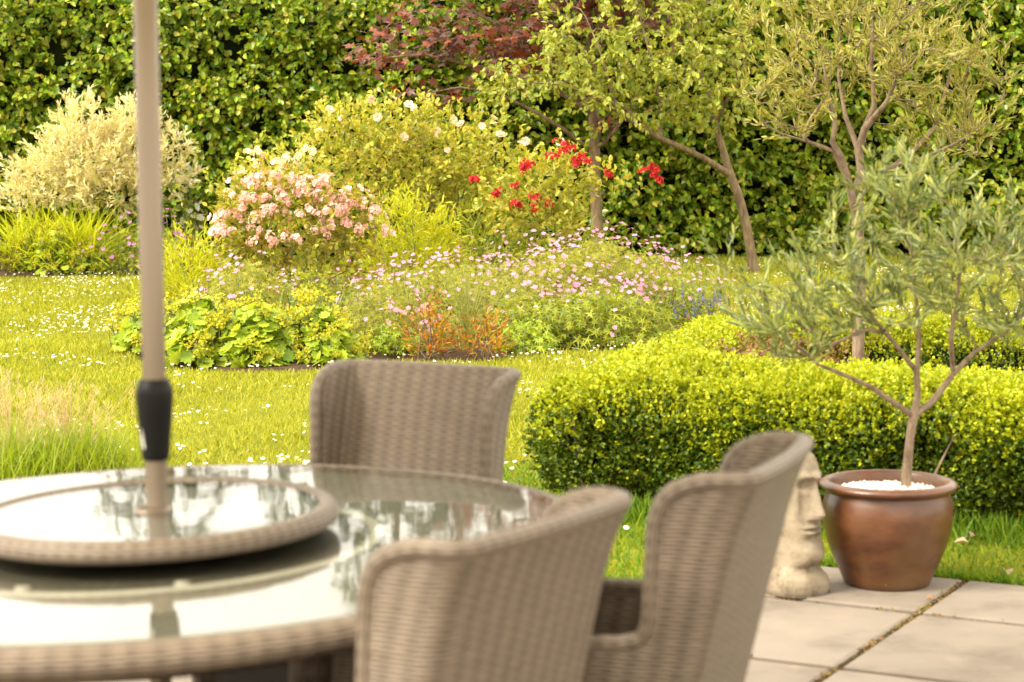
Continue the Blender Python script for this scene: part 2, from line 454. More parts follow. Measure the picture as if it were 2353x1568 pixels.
acc = Acc(); acc.add([[-60, -30, -.014], [60, -30, -.014], [60, 90, -.014], [-60, 90, -.014]], [[0, 1, 2, 3]])
tag(acc.build('lawn', LAWN), kind='structure')
acc = Acc()
def slab(u0, u1, w0, w1):
    gu, g, ch = .010, .019, .009; j = rng.uniform(-.0015, .0015, 4)
    o = [(u0 + gu, w0 + g), (u1 - gu, w0 + g), (u1 - gu, w1 - g), (u0 + gu, w1 - g)]
    i = [(u0 + gu + ch, w0 + g + ch), (u1 - gu - ch, w0 + g + ch), (u1 - gu - ch, w1 - g - ch), (u0 + gu + ch, w1 - g - ch)]
    V = [uw(*q, -.045) for q in o] + [uw(*q, -.005 + j[t]) for t, q in enumerate(o)] + [uw(*q, j[t]) for t, q in enumerate(i)]
    F = [[8, 9, 10, 11]] + [[t, (t + 1) % 4, 4 + (t + 1) % 4, 4 + t] for t in range(4)] + [[4 + t, 4 + (t + 1) % 4, 8 + (t + 1) % 4, 8 + t] for t in range(4)]
    acc.add(V, F, 0)
slab(-.57, 0, .015, .53)
lw = [.015]; 
while lw[-1] > -8.5: lw.append(lw[-1] - (.715 if len(lw) % 2 else .56))
for r_ in range(len(lw) - 1):
    u1 = 0.0; q = 0
    while u1 > -4.6:
        wd = (.74, .9, .6)[(q + r_) % 3]; slab(u1 - wd, u1, lw[r_ + 1], lw[r_]); u1 -= wd; q += 1
rw = [.53, .005]
while rw[-1] > -8.5: rw.append(rw[-1] - (.475 if len(rw) % 2 else .70))
for r_ in range(len(rw) - 1):
    u0 = 0.0; q = 0
    while u0 < 4:
        wd = (.72, .9, .6)[(q + r_ * 2) % 3]; slab(u0, u0 + wd, rw[r_ + 1], rw[r_]); u0 += wd; q += 1
acc.add([uw(-5.2, -8.5, -.012), uw(4.4, -8.5, -.012), uw(4.4, .535, -.012), uw(-.575, .535, -.012), uw(-.575, .02, -.012), uw(-5.2, .02, -.012)], [[0, 1, 2, 3, 4, 5]], 1)
tag(acc.build('patio', [PAVING, JOINT]), kind='structure')
def on_patio(x, y, mrg=0.0):
    q = np.stack([x, y], -1) - PO; u, w_ = q @ PU, q @ PW
    return (w_ < .5 - mrg) & (u > -.55 + mrg) | (w_ < .0 - mrg)

acc = Acc(); n = 1500
q = np.concatenate([np.stack([rng.normal(0, .006, n), rng.uniform(-2, .5, n)], 1), np.stack([rng.uniform(-.9, 0, 260), rng.normal(.012, .009, 260)], 1), np.stack([rng.uniform(0, .9, 260), rng.normal(.003, .009, 260)], 1), np.stack([rng.uniform(-.9, 0, 260), rng.normal(lw[1], .009, 260)], 1)])
q = q[rng.random(len(q)) < .25 + .75 * (vnoise(np.stack([q[:, 0], q[:, 1], 0 * q[:, 0]], 1), 6, 44) > .5)]; n = len(q); xy = PO + q[:, :1] * PU + q[:, 1:] * PW
put(acc, t_ovate(.35, .1, .1), np.stack([xy[:, 0], xy[:, 1], rng.uniform(-.010, .002, n)], 1), rng.normal(size=(n, 3)) * [1, 1, .35], rng.normal(0, .5, (n, 3)) + [0, 0, 1], .010 * rng.uniform(.4, 1.3, n))
tag(acc.build('debris', leaf_mat('joint_debris', [(.16, .09, .035), (.26, .15, .06), (.10, .06, .03), (.14, .15, .03), (.34, .22, .10)], .1, .8, .1)), 'brown dirt and moss crumbs in the joints of the paving', 'debris', kind='stuff')

# beds (soil)
BED1 = [(gx(280, 14.0), 14.0), (gx(330, 12.9), 12.9), (gx(420, 12.45), 12.45), (gx(560, 12.3), 12.3), (gx(700, 12.3), 12.3), (gx(800, 12.65), 12.65),
        (gx(900, 12.95), 12.95), (gx(1000, 12.85), 12.85), (gx(1130, 12.85), 12.85), (gx(1200, 13.3), 13.3), (gx(1400, 13.6), 13.6), (gx(1560, 14.6), 14.6), (gx(1620, 15.6), 15.6),
        (gx(1610, 17), 17), (gx(1545, 19), 19), (gx(1450, 20.5), 20.5), (gx(1000, 20.8), 20.8), (gx(600, 20.2), 20.2), (gx(370, 18.2), 18.2), (gx(300, 16), 16)]
BED2 = [(gx(-600, 20.6), 20.6), (gx(0, 20.8), 20.8), (gx(330, 20.8), 20.8), (gx(520, 20.6), 20.6), (gx(600, 22.4), 22.4), (gx(-700, 22.6), 22.6)]
RO = np.array([.08, 7.72]); RU = np.array([math.cos(R(-17)), math.sin(R(-17))]); RW = np.array([-RU[1], RU[0]])
def ring(u, w_): q = RO + RU * u + RW * w_; return (q[0], q[1])
HOLE = [ring(.42, .86), ring(2.6, .86), ring(2.6, 2.42), ring(.42, 2.42)]
RINGP = [ring(-.05, -.02), ring(3.0, -.02), ring(3.0, 2.95), ring(-.05, 2.95)]
for poly, zz in ((BED1, .012), (BED2, .012), (HOLE, .012)):
    q = np.array(poly); cx, cy = q.mean(0); n = len(poly); acc = Acc()
    V = [[cx, cy, zz + .03]] + [[cx + (x - cx) * .9, cy + (y - cy) * .9, zz + .02] for x, y in poly] + [[x, y, -.02] for x, y in poly]
    acc.add(V, [[0, 1 + i, 1 + (i + 1) % n] for i in range(n)] + [[1 + i, 1 + n + i, 1 + n + (i + 1) % n, 1 + (i + 1) % n] for i in range(n)])
    tag(acc.build('soil', SOIL, smooth=True), kind='structure')

# ------------------------------------------------------------------ tall beech hedge
BEECH = leaf_mat('beech_leaf', [(.05, .12, .008), (.13, .24, .012), (.25, .36, .018), (.44, .49, .035), (.17, .28, .013), (.50, .42, .06), (.07, .15, .010), (.34, .43, .022)], .36, .36, .45, .22, .8)
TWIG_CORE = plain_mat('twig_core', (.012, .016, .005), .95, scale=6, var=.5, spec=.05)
HY, HZ, HX0, HX1 = 23.4, 2.98, -10.5, 9.6
base = (.5, HY + .5, 0)
hedge = empty('beech_hedge', base, 'tall clipped beech hedge forming a leafy green wall behind the flower beds and trees', 'hedge')
acc = Acc(); core = Acc()
N = 18000
x = rng.uniform(HX0, HX1, N); z = HZ * rng.random(N)
q = np.stack([x, 0 * x, z], 1)
bump = .34 * (vnoise(q * [1, 1, 1.6], 1.7, 3) - .5) + .34 * (vnoise(q * [1, 1, 2.2], 3.6, 4) - .5)
P = np.stack([x, HY + .02 - bump + rng.random(N) ** 2 * .28, z], 1)
D = np.stack([rng.normal(0, .55, N), -np.abs(rng.normal(.75, .3, N)), rng.normal(.10, .45, N)], 1)
thin = vnoise(q, 3.0, 9) * .6 + vnoise(q, 7.5, 10) * .4 > .20 + .12 * rng.random(N); P, D = P[thin], D[thin]
small = rng.random(len(P)) < .45
sprays(acc, ROUND, P[small], D[small], rng.uniform(.10, .22, small.sum()), 8, .070, .7, .15, .25, droop=.5, nb=(0, -.55, 0)); sprays(acc, OVATE, P[~small], D[~small], rng.uniform(.12, .30, (~small).sum()), 7, .088, .7, .15, .2, droop=.5, nb=(0, -.55, 0))
Nt = 1800
x = rng.uniform(HX0, HX1, Nt); P = np.stack([x, HY + rng.random(Nt) * 1.0, HZ - .03 + .16 * (vnoise(np.stack([x, 0 * x, 0 * x], 1), 1.1, 8) - .5) + rng.normal(0, .03, Nt)], 1)
sprays(acc, ROUND, P, np.stack([rng.normal(0, .5, Nt), rng.normal(-.2, .5, Nt), np.ones(Nt)], 1), rng.uniform(.08, .26, Nt), 6, .09, .75, .3, .3)
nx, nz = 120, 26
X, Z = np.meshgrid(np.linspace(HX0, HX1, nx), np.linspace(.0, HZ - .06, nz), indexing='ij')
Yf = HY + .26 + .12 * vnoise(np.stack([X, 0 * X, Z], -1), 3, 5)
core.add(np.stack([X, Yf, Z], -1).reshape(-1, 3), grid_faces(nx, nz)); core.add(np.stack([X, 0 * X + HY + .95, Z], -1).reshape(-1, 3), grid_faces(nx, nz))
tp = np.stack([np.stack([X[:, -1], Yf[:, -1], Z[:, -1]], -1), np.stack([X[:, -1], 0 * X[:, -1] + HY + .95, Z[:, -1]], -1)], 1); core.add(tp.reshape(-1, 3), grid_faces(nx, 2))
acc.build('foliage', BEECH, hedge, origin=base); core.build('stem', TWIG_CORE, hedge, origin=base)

# ------------------------------------------------------------------ low box hedge (a square ring round the olive tree)
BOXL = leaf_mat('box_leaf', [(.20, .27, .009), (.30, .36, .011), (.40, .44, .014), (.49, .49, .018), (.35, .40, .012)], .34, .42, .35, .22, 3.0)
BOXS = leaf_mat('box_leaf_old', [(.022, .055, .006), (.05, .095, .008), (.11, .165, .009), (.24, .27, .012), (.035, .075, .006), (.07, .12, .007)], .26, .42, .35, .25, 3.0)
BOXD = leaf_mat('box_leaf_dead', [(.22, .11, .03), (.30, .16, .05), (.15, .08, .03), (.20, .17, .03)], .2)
base = (*ring(.1, .1), 0)
bh = empty('box_hedge', base, 'low clipped box hedge with bright yellow green top enclosing the olive tree', 'hedge')
acc = Acc()
def ring_solid(n):
    u = rng.uniform(0, 3.0, n * 3); w_ = rng.uniform(0, 2.92, n * 3)
    keep = ~((u > .45) & (u < 2.6) & (w_ > .9) & (w_ < 2.38)); u, w_ = u[keep][:n], w_[keep][:n]; return u, w_
def bh_top(u, w_): return .47 + .07 * (vnoise(np.stack([u, w_, 0 * u], -1), 2.6, 11) - .5) + .05 * (vnoise(np.stack([u, w_, 0 * u], -1), 7, 12) - .5)
Pl, Dl = [], []
n = 17000; u, w_ = ring_solid(n)
edge = np.minimum.reduce([u, w_, np.where((w_ > .9) & (w_ < 2.38), np.abs(.45 - u), 9), np.where((u > .45), np.where(w_ < .9, .9 - w_, w_ - 2.38), 9), 2.92 - w_])
edge = np.clip(edge, 0, 9); rd = .15 * (1 - np.clip(edge / .22, 0, 1)) ** 2
zt = bh_top(u, w_) - rd - .05 * rng.random(n) ** 2
xy = RO + u[:, None] * RU + w_[:, None] * RW
Pl.append(np.stack([xy[:, 0], xy[:, 1], zt], 1)); Dl.append(np.stack([rng.normal(0, .35, n), rng.normal(0, .35, n), np.ones(n)], 1))
def side(n, fu, out2d):
    t = rng.random(n); z = .03 + .44 * rng.random(n) ** .85
    u, w_ = fu(t); o = np.asarray(out2d, float); od = RU * o[0] + RW * o[1]
    b = .26 * (vnoise(np.stack([u, w_, z], -1), 3.4, 13) - .5) + .09 * (vnoise(np.stack([u, w_, z], -1), 9, 14) - .5) - .08 * np.clip((.14 - z) / .14, 0, 1) - .17 * np.clip((z - .28) / .2, 0, 1) ** 2 - .12 * rng.random(n) ** 2.5
    xy = RO + u[:, None] * RU + w_[:, None] * RW + od[None] * b[:, None]
    Pl.append(np.stack([xy[:, 0], xy[:, 1], z], 1)); Dl.append(np.stack([od[0] + rng.normal(0, .4, n), od[1] + rng.normal(0, .4, n), .45 + rng.normal(0, .35, n)], 1))
side(14000, lambda t: (t * 3.0, 0 * t + .03), (0, -1))
side(5500, lambda t: (0 * t + .02, t * 2.92), (-1, 0))
side(1500, lambda t: (t * 3.0, 0 * t + 2.92), (0, 1))
side(2500, lambda t: (.45 + t * 2.1, 0 * t + 2.38), (0, -1)); side(1200, lambda t: (.45 + 0 * t, .9 + 1.45 * t), (1, 0)); side(1500, lambda t: (.45 + 2.1 * t, 0 * t + .9), (0, 1))
P = np.concatenate(Pl); D = np.concatenate(Dl)
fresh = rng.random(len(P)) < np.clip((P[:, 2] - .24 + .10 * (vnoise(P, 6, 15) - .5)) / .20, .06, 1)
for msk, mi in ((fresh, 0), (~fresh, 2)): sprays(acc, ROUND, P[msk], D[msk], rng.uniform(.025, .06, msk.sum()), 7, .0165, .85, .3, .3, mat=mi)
Ph = np.array([[*ring(a_, b_), c_] for a_, b_, c_ in zip(rng.uniform(.42, .95, 420), rng.choice([2.3, 2.34, 1.6], 420), rng.uniform(.2, .42, 420))]); 
Ph2 = np.array([[*ring(a_, b_), c_] for a_, b_, c_ in zip(rng.uniform(.40, .6, 500), rng.uniform(.9, 2.3, 500), rng.uniform(.25, .46, 500))])
for PP in (Ph, Ph2): sprays(acc, ROUND, PP, rnd_dirs(len(PP)) + [0, 0, .6], .05, 5, .02, .9, .3, .3, mat=1)
acc.build('foliage', [BOXL, BOXD, BOXS], bh, origin=base)
core = Acc()
def cbox(u0, u1, w0, w1, z0, z1):
    V = [(*ring(u_, w_), z_) for u_ in (u0, u1) for w_ in (w0, w1) for z_ in (z0, z1)]
    core.add(V, [[0, 1, 3, 2], [4, 6, 7, 5], [0, 4, 5, 1], [2, 3, 7, 6], [0, 2, 6, 4], [1, 5, 7, 3]])
cbox(.16, 2.98, .16, .80, .14, .38); cbox(.13, .36, .82, 2.80, .14, .38); cbox(.38, 2.98, 2.48, 2.80, .14, .38)
for i in range(150):
    u_ = rng.uniform(.1, 3.0); w_ = rng.uniform(.08, .75) if i < 110 else rng.uniform(.8, 2.8)
    if i >= 110: u_ = rng.uniform(.1, .35)
    a_ = np.array([*ring(u_, w_), 0]); b_ = np.array([*ring(u_ + rng.normal(0, .12), max(.05, w_ + rng.normal(-.08, .1))), .34])
    tube(core, [a_, (a_ + b_) / 2 + rng.normal(0, .02, 3), b_], [.008, .006, .003], 5, 1, False)
core.build('stem', [TWIG_CORE, BARK_BROWN], bh, origin=base)

# ------------------------------------------------------------------ round table, turntable, parasol
TC = np.array([-.586, 3.34]); TZ = .765; TILT = R(-1.5)
GLASS = glass_mat('glass_top', (.93, .935, .90), 1.0, .16)
METAL = plain_mat('champagne_metal', (.23, .175, .13), .38, .65, .05, 6, .5)
METAL_D = plain_mat('dark_metal', (.04, .035, .03), .45, .3, .1)
PLASTIC = plain_mat('black_plastic', (.006, .005, .0045), .45, 0, .2, 10, .18)
PALE = plain_mat('pale_plastic', (.62, .58, .52), .5, 0, .05)
tb = empty('round_table', (TC[0], TC[1], 0), 'large round wicker table with a glass top on the patio', 'table'); tb.rotation_euler = (0, TILT, 0)
h0 = TZ
acc = Acc(); lathe(acc, [(.735, h0 - .030), (.762, h0 - .034), (.775, h0 - .024), (.780, h0 - .006), (.778, h0 + .010)][::-1] if 0 else [(.712, h0 - .012), (.7165, h0 - .003), (.726, h0 + .0005), (.740, h0 - .004), (.748, h0 - .012), (.751, h0 - .022), (.749, h0 - .033), (.740, h0 - .041), (.715, h0 - .043)], 160)
acc.build('rim', WICKER, tb, True)
acc = Acc(); lathe(acc, [(.385, h0 - .012), (.712, h0 - .012)], 128); acc.build('wicker_top', WICKER_TOP, tb, True)
RING_M = plain_mat('ring_band', (.60, .57, .50), .5, 0, .08)
acc = Acc(); lathe(acc, [(.372, h0 - .010), (.374, h0 - .0075), (.392, h0 - .0075), (.394, h0 - .010)], 128); acc.build('ring_band', RING_M, tb, True)
INNER_M = plain_mat('inner_panel', (.085, .08, .06), .6, 0, .15, 12)
acc = Acc(); lathe(acc, [(.020, h0 - .013), (.373, h0 - .013)], 96); acc.build('inner_panel', INNER_M, tb, True)
acc = Acc(); lathe(acc, [(.020, h0 - .006), (.020, h0), (.713, h0), (.7155, h0 - .002), (.7155, h0 - .006), (.020, h0 - .006)][::-1], 160); acc.build('glass_top', GLASS, tb)
for a_ in (8, 17, -70, 100, 190, 250):
    r_ = .345 if a_ != 17 else .30; acc = Acc()
    lathe(acc, [(.012, h0 - .012), (.011, h0 - .0075), (.0, h0 - .0075)], 14, (r_ * math.cos(R(a_)), r_ * math.sin(R(a_)), 0)); acc.build('bumper', PALE, tb, True)
acc = Acc(); lathe(acc, [(.716, h0 - .043), (.56, h0 - .045), (.54, h0 - .10), (.52, h0 - .10), (.52, h0 - .045)], 96); acc.build('apron', WICKER, tb, True)
for a_ in (35, 125, 215, 305):
    acc = Acc(); c_, s_ = math.cos(R(a_)), math.sin(R(a_))
    tube(acc, [(.56 * c_, .56 * s_, h0 - .066), (.50 * c_, .50 * s_, .40), (.50 * c_, .50 * s_, .0)], [.032, .028, .026], 14); acc.build('leg', WICKER, tb, True)
acc = Acc()
for a_ in (35, 125): tube(acc, [(.5 * math.cos(R(a_)), .5 * math.sin(R(a_)), .22 + .03 * (a_ > 90)), (-.5 * math.cos(R(a_)), -.5 * math.sin(R(a_)), .22 + .03 * (a_ > 90))], .018, 10)
acc.build('stretcher', METAL_D, tb, True)

ls = empty('lazy_susan', (TC[0] + .001, TC[1], TZ), 'round wicker turntable with glass disc resting on the middle of the table', 'lazy susan'); ls.rotation_euler = (0, TILT, 0)
acc = Acc(); lathe(acc, [(.272, .040), (.276, .0475), (.284, .049), (.294, .046), (.301, .038), (.303, .030), (.300, .020), (.290, .0145), (.270, .0135), (.02, .0135)], 128); acc.build('rim', WICKER_RIM, ls, True)
acc = Acc(); lathe(acc, [(.024, .036), (.271, .036)], 96); acc.build('panel', INNER_M, ls, True)
acc = Acc(); lathe(acc, [(.024, .0375), (.024, .0445), (.270, .0445), (.272, .0425), (.272, .0375)][::-1], 128); acc.build('glass_disc', GLASS, ls)
acc = Acc(); lathe(acc, [(.12, .0005), (.12, .0132)], 48); acc.build('base', METAL_D, ls, True)
acc = Acc(); lathe(acc, [(.0245, .0446), (.0245, .0480), (.030, .0480), (.032, .0446)], 40); acc.build('grommet', METAL, ls, True)

px_, py_ = TC[0] + .007, TC[1]
pa = empty('parasol', (px_, py_, 0), 'upright beige parasol pole with black collar rising through the table', 'parasol')
acc = Acc(); lathe(acc, [(.0175, .03), (.0175, .90)], 32); acc.build('lower_pole', METAL, pa, True)
acc = Acc(); lathe(acc, [(.0190, 1.0), (.0192, 2.56), (.0, 2.565)], 32); pole_ = acc.build('pole', METAL, pa, True)
acc = Acc(); lathe(acc, [(r_, z_ * 1.0 + .016) for r_, z_ in [(.0180, .879), (.0215, .876), (.0225, .882), (.0235, .893), (.0245, .905), (.0290, .955), (.0305, .983), (.0300, .990), (.0245, 1.0055), (.0225, 1.0075), (.0195, 1.0075)]], 40); col_ = acc.build('collar', PLASTIC, pa, True)
acc = Acc(); tube(acc, [(-.0150, -.0185, .912), (-.0172, -.0185, .928), (-.0188, -.0190, .945)], [.0015, .003, .0015], 10); acc.build('pale_mark', PALE, col_, True)  # small pale crescent on the lower left of the collar
acc = Acc(); tube(acc, [(-.0185, -.002, 1.062), (-.0245, -.002, 1.062)], [.006, .0045], 12); acc.build('button', PLASTIC, pole_, True)
acc = Acc(); lathe(acc, [(.0, .0), (.24, .0), (.245, .02), (.23, .045), (.05, .06), (.03, .075), (.03, .30), (.018, .30)], 48); acc.build('base', METAL_D, pa, True)
CANV = leaf_mat('parasol_canvas', [(.42, .36, .28)], .22, .9, .1, .05)
acc = Acc(); th = [R(22.5 + 45 * i) for i in range(8)]; rings = []
for r_, z_ in ((.03, 2.52), (.45, 2.42), (.8, 2.31), (1.15, 2.18), (1.152, 2.07)):
    for i in range(8):
        for t_ in range(4):
            a0, a1 = th[i], th[i] + R(45); sg = 1 - .05 * math.sin(math.pi * t_ / 4) if r_ < 1.14 else 1
            x_ = math.cos(a0) * (1 - t_ / 4) + math.cos(a1) * t_ / 4; y_ = math.sin(a0) * (1 - t_ / 4) + math.sin(a1) * t_ / 4
            rings.append((x_ * r_, y_ * r_, z_ - .03 * (1 - sg) * 10 * r_))
acc.add(rings, grid_faces(5, 32, cv=True)); acc.build('canopy', CANV, pa)
for i in range(8):
    acc = Acc(); c_, s_ = math.cos(th[i]), math.sin(th[i]); tube(acc, [(.03 * c_, .03 * s_, 2.50), (.68 * c_, .68 * s_, 2.335), (1.14 * c_, 1.14 * s_, 2.165)], .007, 6); tube(acc, [(.03 * c_, .03 * s_, 2.06), (.66 * c_, .66 * s_, 2.33)], .006, 6); acc.build('rib', METAL, pa)
acc = Acc(); lathe(acc, [(.0195, 2.02), (.034, 2.03), (.034, 2.08), (.0195, 2.09)], 24); acc.build('hub', PLASTIC, pa, True)

# ------------------------------------------------------------------ wicker chairs
def chair_shell(t_in=0.0):
    """outer surface (t_in = 0) or inner surface as rows of z, columns along the wrapped width"""
    zs = np.concatenate([np.linspace(.28, .60, 17), np.linspace(.612, .66, 9), np.linspace(.67, .84, 18), .915 - .075 * np.cos(np.linspace(0, np.pi / 2, 15))[1:]])
    return zs
def chair_point(a_, z):
    """wrapped width a_ (0 at the middle of the back) and height z -> outer skin point"""
    wz = .209 + 0 * z; rc = .036
    fl = np.clip((z - .79) / .125, 0, 1) ** 2 * .014; wz = wz + fl * .7
    yb = -.252 - .22 * np.maximum(0, z - .42) - fl * 1.1
    b = wz - rc; arc = rc * math.pi / 2; s = np.sign(a_); t = np.abs(a_)
    x = np.where(t < b, t, np.where(t < b + arc, b + rc * np.sin(np.clip((t - b) / rc, 0, math.pi / 2)), wz))
    y = np.where(t < b, yb, np.where(t < b + arc, yb + rc * (1 - np.cos(np.clip((t - b) / rc, 0, math.pi / 2))), yb + rc + (t - b - arc)))
    bow = .018 * (1 - np.clip(t / (b + arc), 0, 1) ** 2) * np.clip((z - .4) / .4, 0, 1)
    wx = -.012 * np.clip((t - b - arc) / .2, 0, 1)
    return np.stack([s * (x - wx), y - bow, z + 0 * x], -1), b + arc
def a_front(z):
    """wrapped half width of the shell at height z (wing edge above, arm below)"""
    _, corner = chair_point(np.zeros_like(z), z)
    yb = -.252 - .22 * np.maximum(0, z - .42) - np.clip((z - .79) / .125, 0, 1) ** 2 * .022 + .036
    yw = -.228 - .012 * np.clip((z - .66) / .2, 0, 1)
    rr = .085; top = z > .915 - rr; yw = yw - np.where(top, rr - np.sqrt(np.maximum(0, rr ** 2 - np.clip(z - (.915 - rr), 0, rr) ** 2)), 0)
    fr = .05; yw = yw + np.where((z < .65 + fr), fr - np.sqrt(np.maximum(0, fr ** 2 - np.clip(.65 + fr - z, 0, fr) ** 2)), 0)
    ya = .20 - .05 * np.clip((z - .60) / .055, 0, 1) ** 2
    yw = np.where(z <= .6501, ya, yw)
    return np.maximum(corner + .004, corner + (yw - yb))
def skin(acc, mat=0):
    zs = chair_shell(); nc = 81; V, U = [], []
    for z in zs:
        af = a_front(np.array([z]))[0]; _, cor = chair_point(np.zeros(1), np.array([z])); cor = cor[0] if np.ndim(cor) else cor; q = np.linspace(-1, 1, nc); aq = np.abs(q); ar = .036 * math.pi / 2
        a_ = np.sign(q) * np.where(aq < .5, (cor - ar) * aq / .5, np.where(aq < .7, cor - ar + ar * (aq - .5) / .2, cor + (af - cor) * (aq - .7) / .3)); p_, _ = chair_point(a_, np.full(nc, z)); V.append(p_); U.append(np.stack([a_, np.full(nc, z) * 1.05], 1))
    V = np.array(V); U = np.array(U); acc.add(V.reshape(-1, 3), grid_faces(len(zs), nc), mat, U.reshape(-1, 2)); return V
def make_chair(loc, face, label):
    e = empty('wicker_chair', (loc[0], loc[1], 0), label, 'chair', 'wicker chairs round the glass table', math.atan2(-face[0], face[1]))
    if 'shell' not in CH:
        acc = Acc(); V = skin(acc); o = acc.build('backrest', WICKER, e, True)
        md = o.modifiers.new('thickness', 'SOLIDIFY'); md.thickness = .024; md.offset = 1
        CH['shell'] = o
        edge = np.concatenate([V[:, 0][::1], V[-1][1:-1], V[::-1, -1]]); acc = Acc()
        zin = edge + np.array([0, .004, 0]); cen = np.array([0, .02, 0]); 
        inw = nrm((np.array([0, .05, 0]) - edge) * [1, 1, 0]); path = edge + inw * .0115
        keep = [0]
        for i in range(1, len(path)):
            if np.linalg.norm(path[i] - path[keep[-1]]) > .006: keep.append(i)
        path = path[keep]
        for _ in range(2): path[1:-1] = (path[:-2] + 2 * path[1:-1] + path[2:]) / 4
        tube(acc, path, .0128, 12); CH['rim'] = acc.build('rim', WICKER_RIM, e, True)
        acc = Acc(); xs = np.linspace(-.158, .158, 21); ys = np.linspace(-.22, .21, 19); X, Y = np.meshgrid(xs, ys, indexing='ij')
        f = lambda q, h_: np.clip(1 - np.abs(q / h_) ** 6, 0, 1) ** .5
        Zt = .405 + .055 * f(X, .1581) * f(Y + .005, .2155)
        acc.add(np.stack([X, Y, Zt], -1).reshape(-1, 3), grid_faces(21, 19), 0, np.stack([X, Y], -1).reshape(-1, 2)); CH['seat'] = acc.build('seat', WICKER, e, True)
        acc = Acc(); box(acc, (0, .19, .34), (.32, .02, .13)); CH['front_panel'] = acc.build('front_panel', WICKER, e)
        CH['legs'] = []
        for sx in (-1, 1):
            for yy in (-.14, .17):
                acc = Acc(); tube(acc, [(sx * .145, yy, .33), (sx * .145, yy - (.03 if yy < 0 else 0), .0)], [.022, .017], 12); CH['legs'].append(acc.build('leg', WICKER, e, True))
    else:
        for o in [CH['shell'], CH['rim'], CH['seat'], CH['front_panel']] + CH['legs']:
            c_ = o.copy(); C.objects.link(c_); c_.parent = e
    return e
CH = {}
make_chair((-.342, 4.07), (-.47, -.88), 'wicker chair across the table, its high back turned to the flower bed')
make_chair((-.263, 2.845), (-.84, .54), 'nearest wicker chair, seen from behind at the front of the table')
make_chair((.062, 3.28), (-.94, .34), 'wicker chair beside the stone head, seen from behind and side')

# ------------------------------------------------------------------ glazed pot, pebbles, stone head
m, nt, out = new_mat('glazed_terracotta'); k = NT(nt); tc = k.n('TexCoord')
mp = k.n('Mapping'); mp.inputs['Scale'].default_value = (1, 1, 2.2); k.l(tc.outputs['Object'], mp.inputs[0])
n1 = k.noise(4, 6, .65, mp.outputs[0]); n2 = k.noise(3, 4, .6, tc.outputs['Object']); n3 = k.noise(60, 4, .7, tc.outputs['Object'])
c = k.ramp(n1, [(.3, (.042, .012, .004)), (.5, (.10, .034, .010)), (.72, (.16, .062, .020))])
c = k.mix(k.ramp(n2, [(.5, (0, 0, 0)), (.72, (.6,) * 3)]), c, (.13, .085, .028))
c = k.mix(k.ramp(n3, [(.68, (0, 0, 0)), (.78, (.5,) * 3)]), c, (.34, .24, .15))
p = k.n('BsdfPrincipled'); k.l(c, p.inputs['Base Color']); k.l(k.m('MULTIPLY_ADD', n1, .30, .28), p.inputs['Roughness']); p.inputs['Coat Weight'].default_value = .30; p.inputs['Coat Roughness'].default_value = .18
bp = k.n('Bump'); bp.inputs['Strength'].default_value = .3; bp.inputs['Distance'].default_value = .004; k.l(n1, bp.inputs['Height']); k.l(bp.outputs[0], p.inputs['Normal'])
k.l(p.outputs[0], out.inputs[0]); POTM = m
PX, PY = 1.172, 6.42
acc = Acc(); prof = [(.0, .002), (.128, .002), (.134, .006), (.140, .022), (.152, .05), (.170, .09), (.187, .135), (.198, .18), (.2025, .22), (.2015, .25), (.196, .276), (.190, .290), (.189, .297), (.197, .300), (.208, .304), (.2145, .311), (.2135, .319), (.204, .326), (.192, .3295), (.184, .327), (.180, .318), (.176, .300), (.172, .26)]
lathe(acc, prof, 96); o = acc.build('plant_pot', POTM, None, True); o.location = (PX, PY, 0)
tag(o, 'brown glazed terracotta pot with thick rim standing at the patio edge', 'plant pot')
PEB = plain_mat('white_pebble', (.74, .68, .62), .6, 0, .12, 9)
acc = Acc(); bm = bmesh.new(); bmesh.ops.create_icosphere(bm, subdivisions=1, radius=1); iv = np.array([v.co[:] for v in bm.verts]); ifc = [[v.index for v in f.verts] for f in bm.faces]; bm.free()
n = 1100; rr = .174 * np.sqrt(rng.random(n)); th = rng.random(n) * 6.283
cc = np.stack([rr * np.cos(th), rr * np.sin(th), .282 + .010 * rng.random(n) + .012 * (1 - (rr / .174) ** 2)], 1)
V = np.stack([iv * rng.uniform(.0045, .0085, (1, 3)) @ np.array(Matrix.Rotation(rng.random() * 6, 3, 'Z')) + c0 for c0 in cc]); acc.add(V, ifc)
th = np.linspace(0, 6.283, 33)[:-1]; acc.add(np.stack([.175 * np.cos(th), .175 * np.sin(th), 0 * th + .280], 1), [list(range(32))])
o = acc.build('pebbles', PEB, None, True); o.location = (PX, PY, 0); tag(o, 'white pebbles covering the soil in the brown pot', 'pebbles', kind='stuff')

m, nt, out = new_mat('weathered_stone'); k = NT(nt); tc = k.n('TexCoord')
n1 = k.noise(14, 7, .68, tc.outputs['Object']); n2 = k.noise(90, 4, .7, tc.outputs['Object']); n3 = k.noise(6, 4, .6, tc.outputs['Object'])
c = k.ramp(n1, [(.30, (.09, .065, .04)), (.47, (.24, .19, .13)), (.7, (.33, .275, .20))])
c = k.mix(k.ramp(n3, [(.52, (0, 0, 0)), (.75, (.55,) * 3)]), c, (.26, .22, .16))
c = k.mix(k.ramp(n2, [(.6, (0, 0, 0)), (.8, (.5,) * 3)]), c, (.20, .15, .10))
p = k.n('BsdfPrincipled'); p.inputs['Roughness'].default_value = .9; p.inputs['Specular IOR Level'].default_value = .2; k.l(c, p.inputs['Base Color'])
bp = k.n('Bump'); bp.inputs['Strength'].default_value = .5; bp.inputs['Distance'].default_value = .004; k.l(k.m('ADD', n2, n1), bp.inputs['Height']); k.l(bp.outputs[0], p.inputs['Normal'])
k.l(p.outputs[0], out.inputs[0]); STONE = m
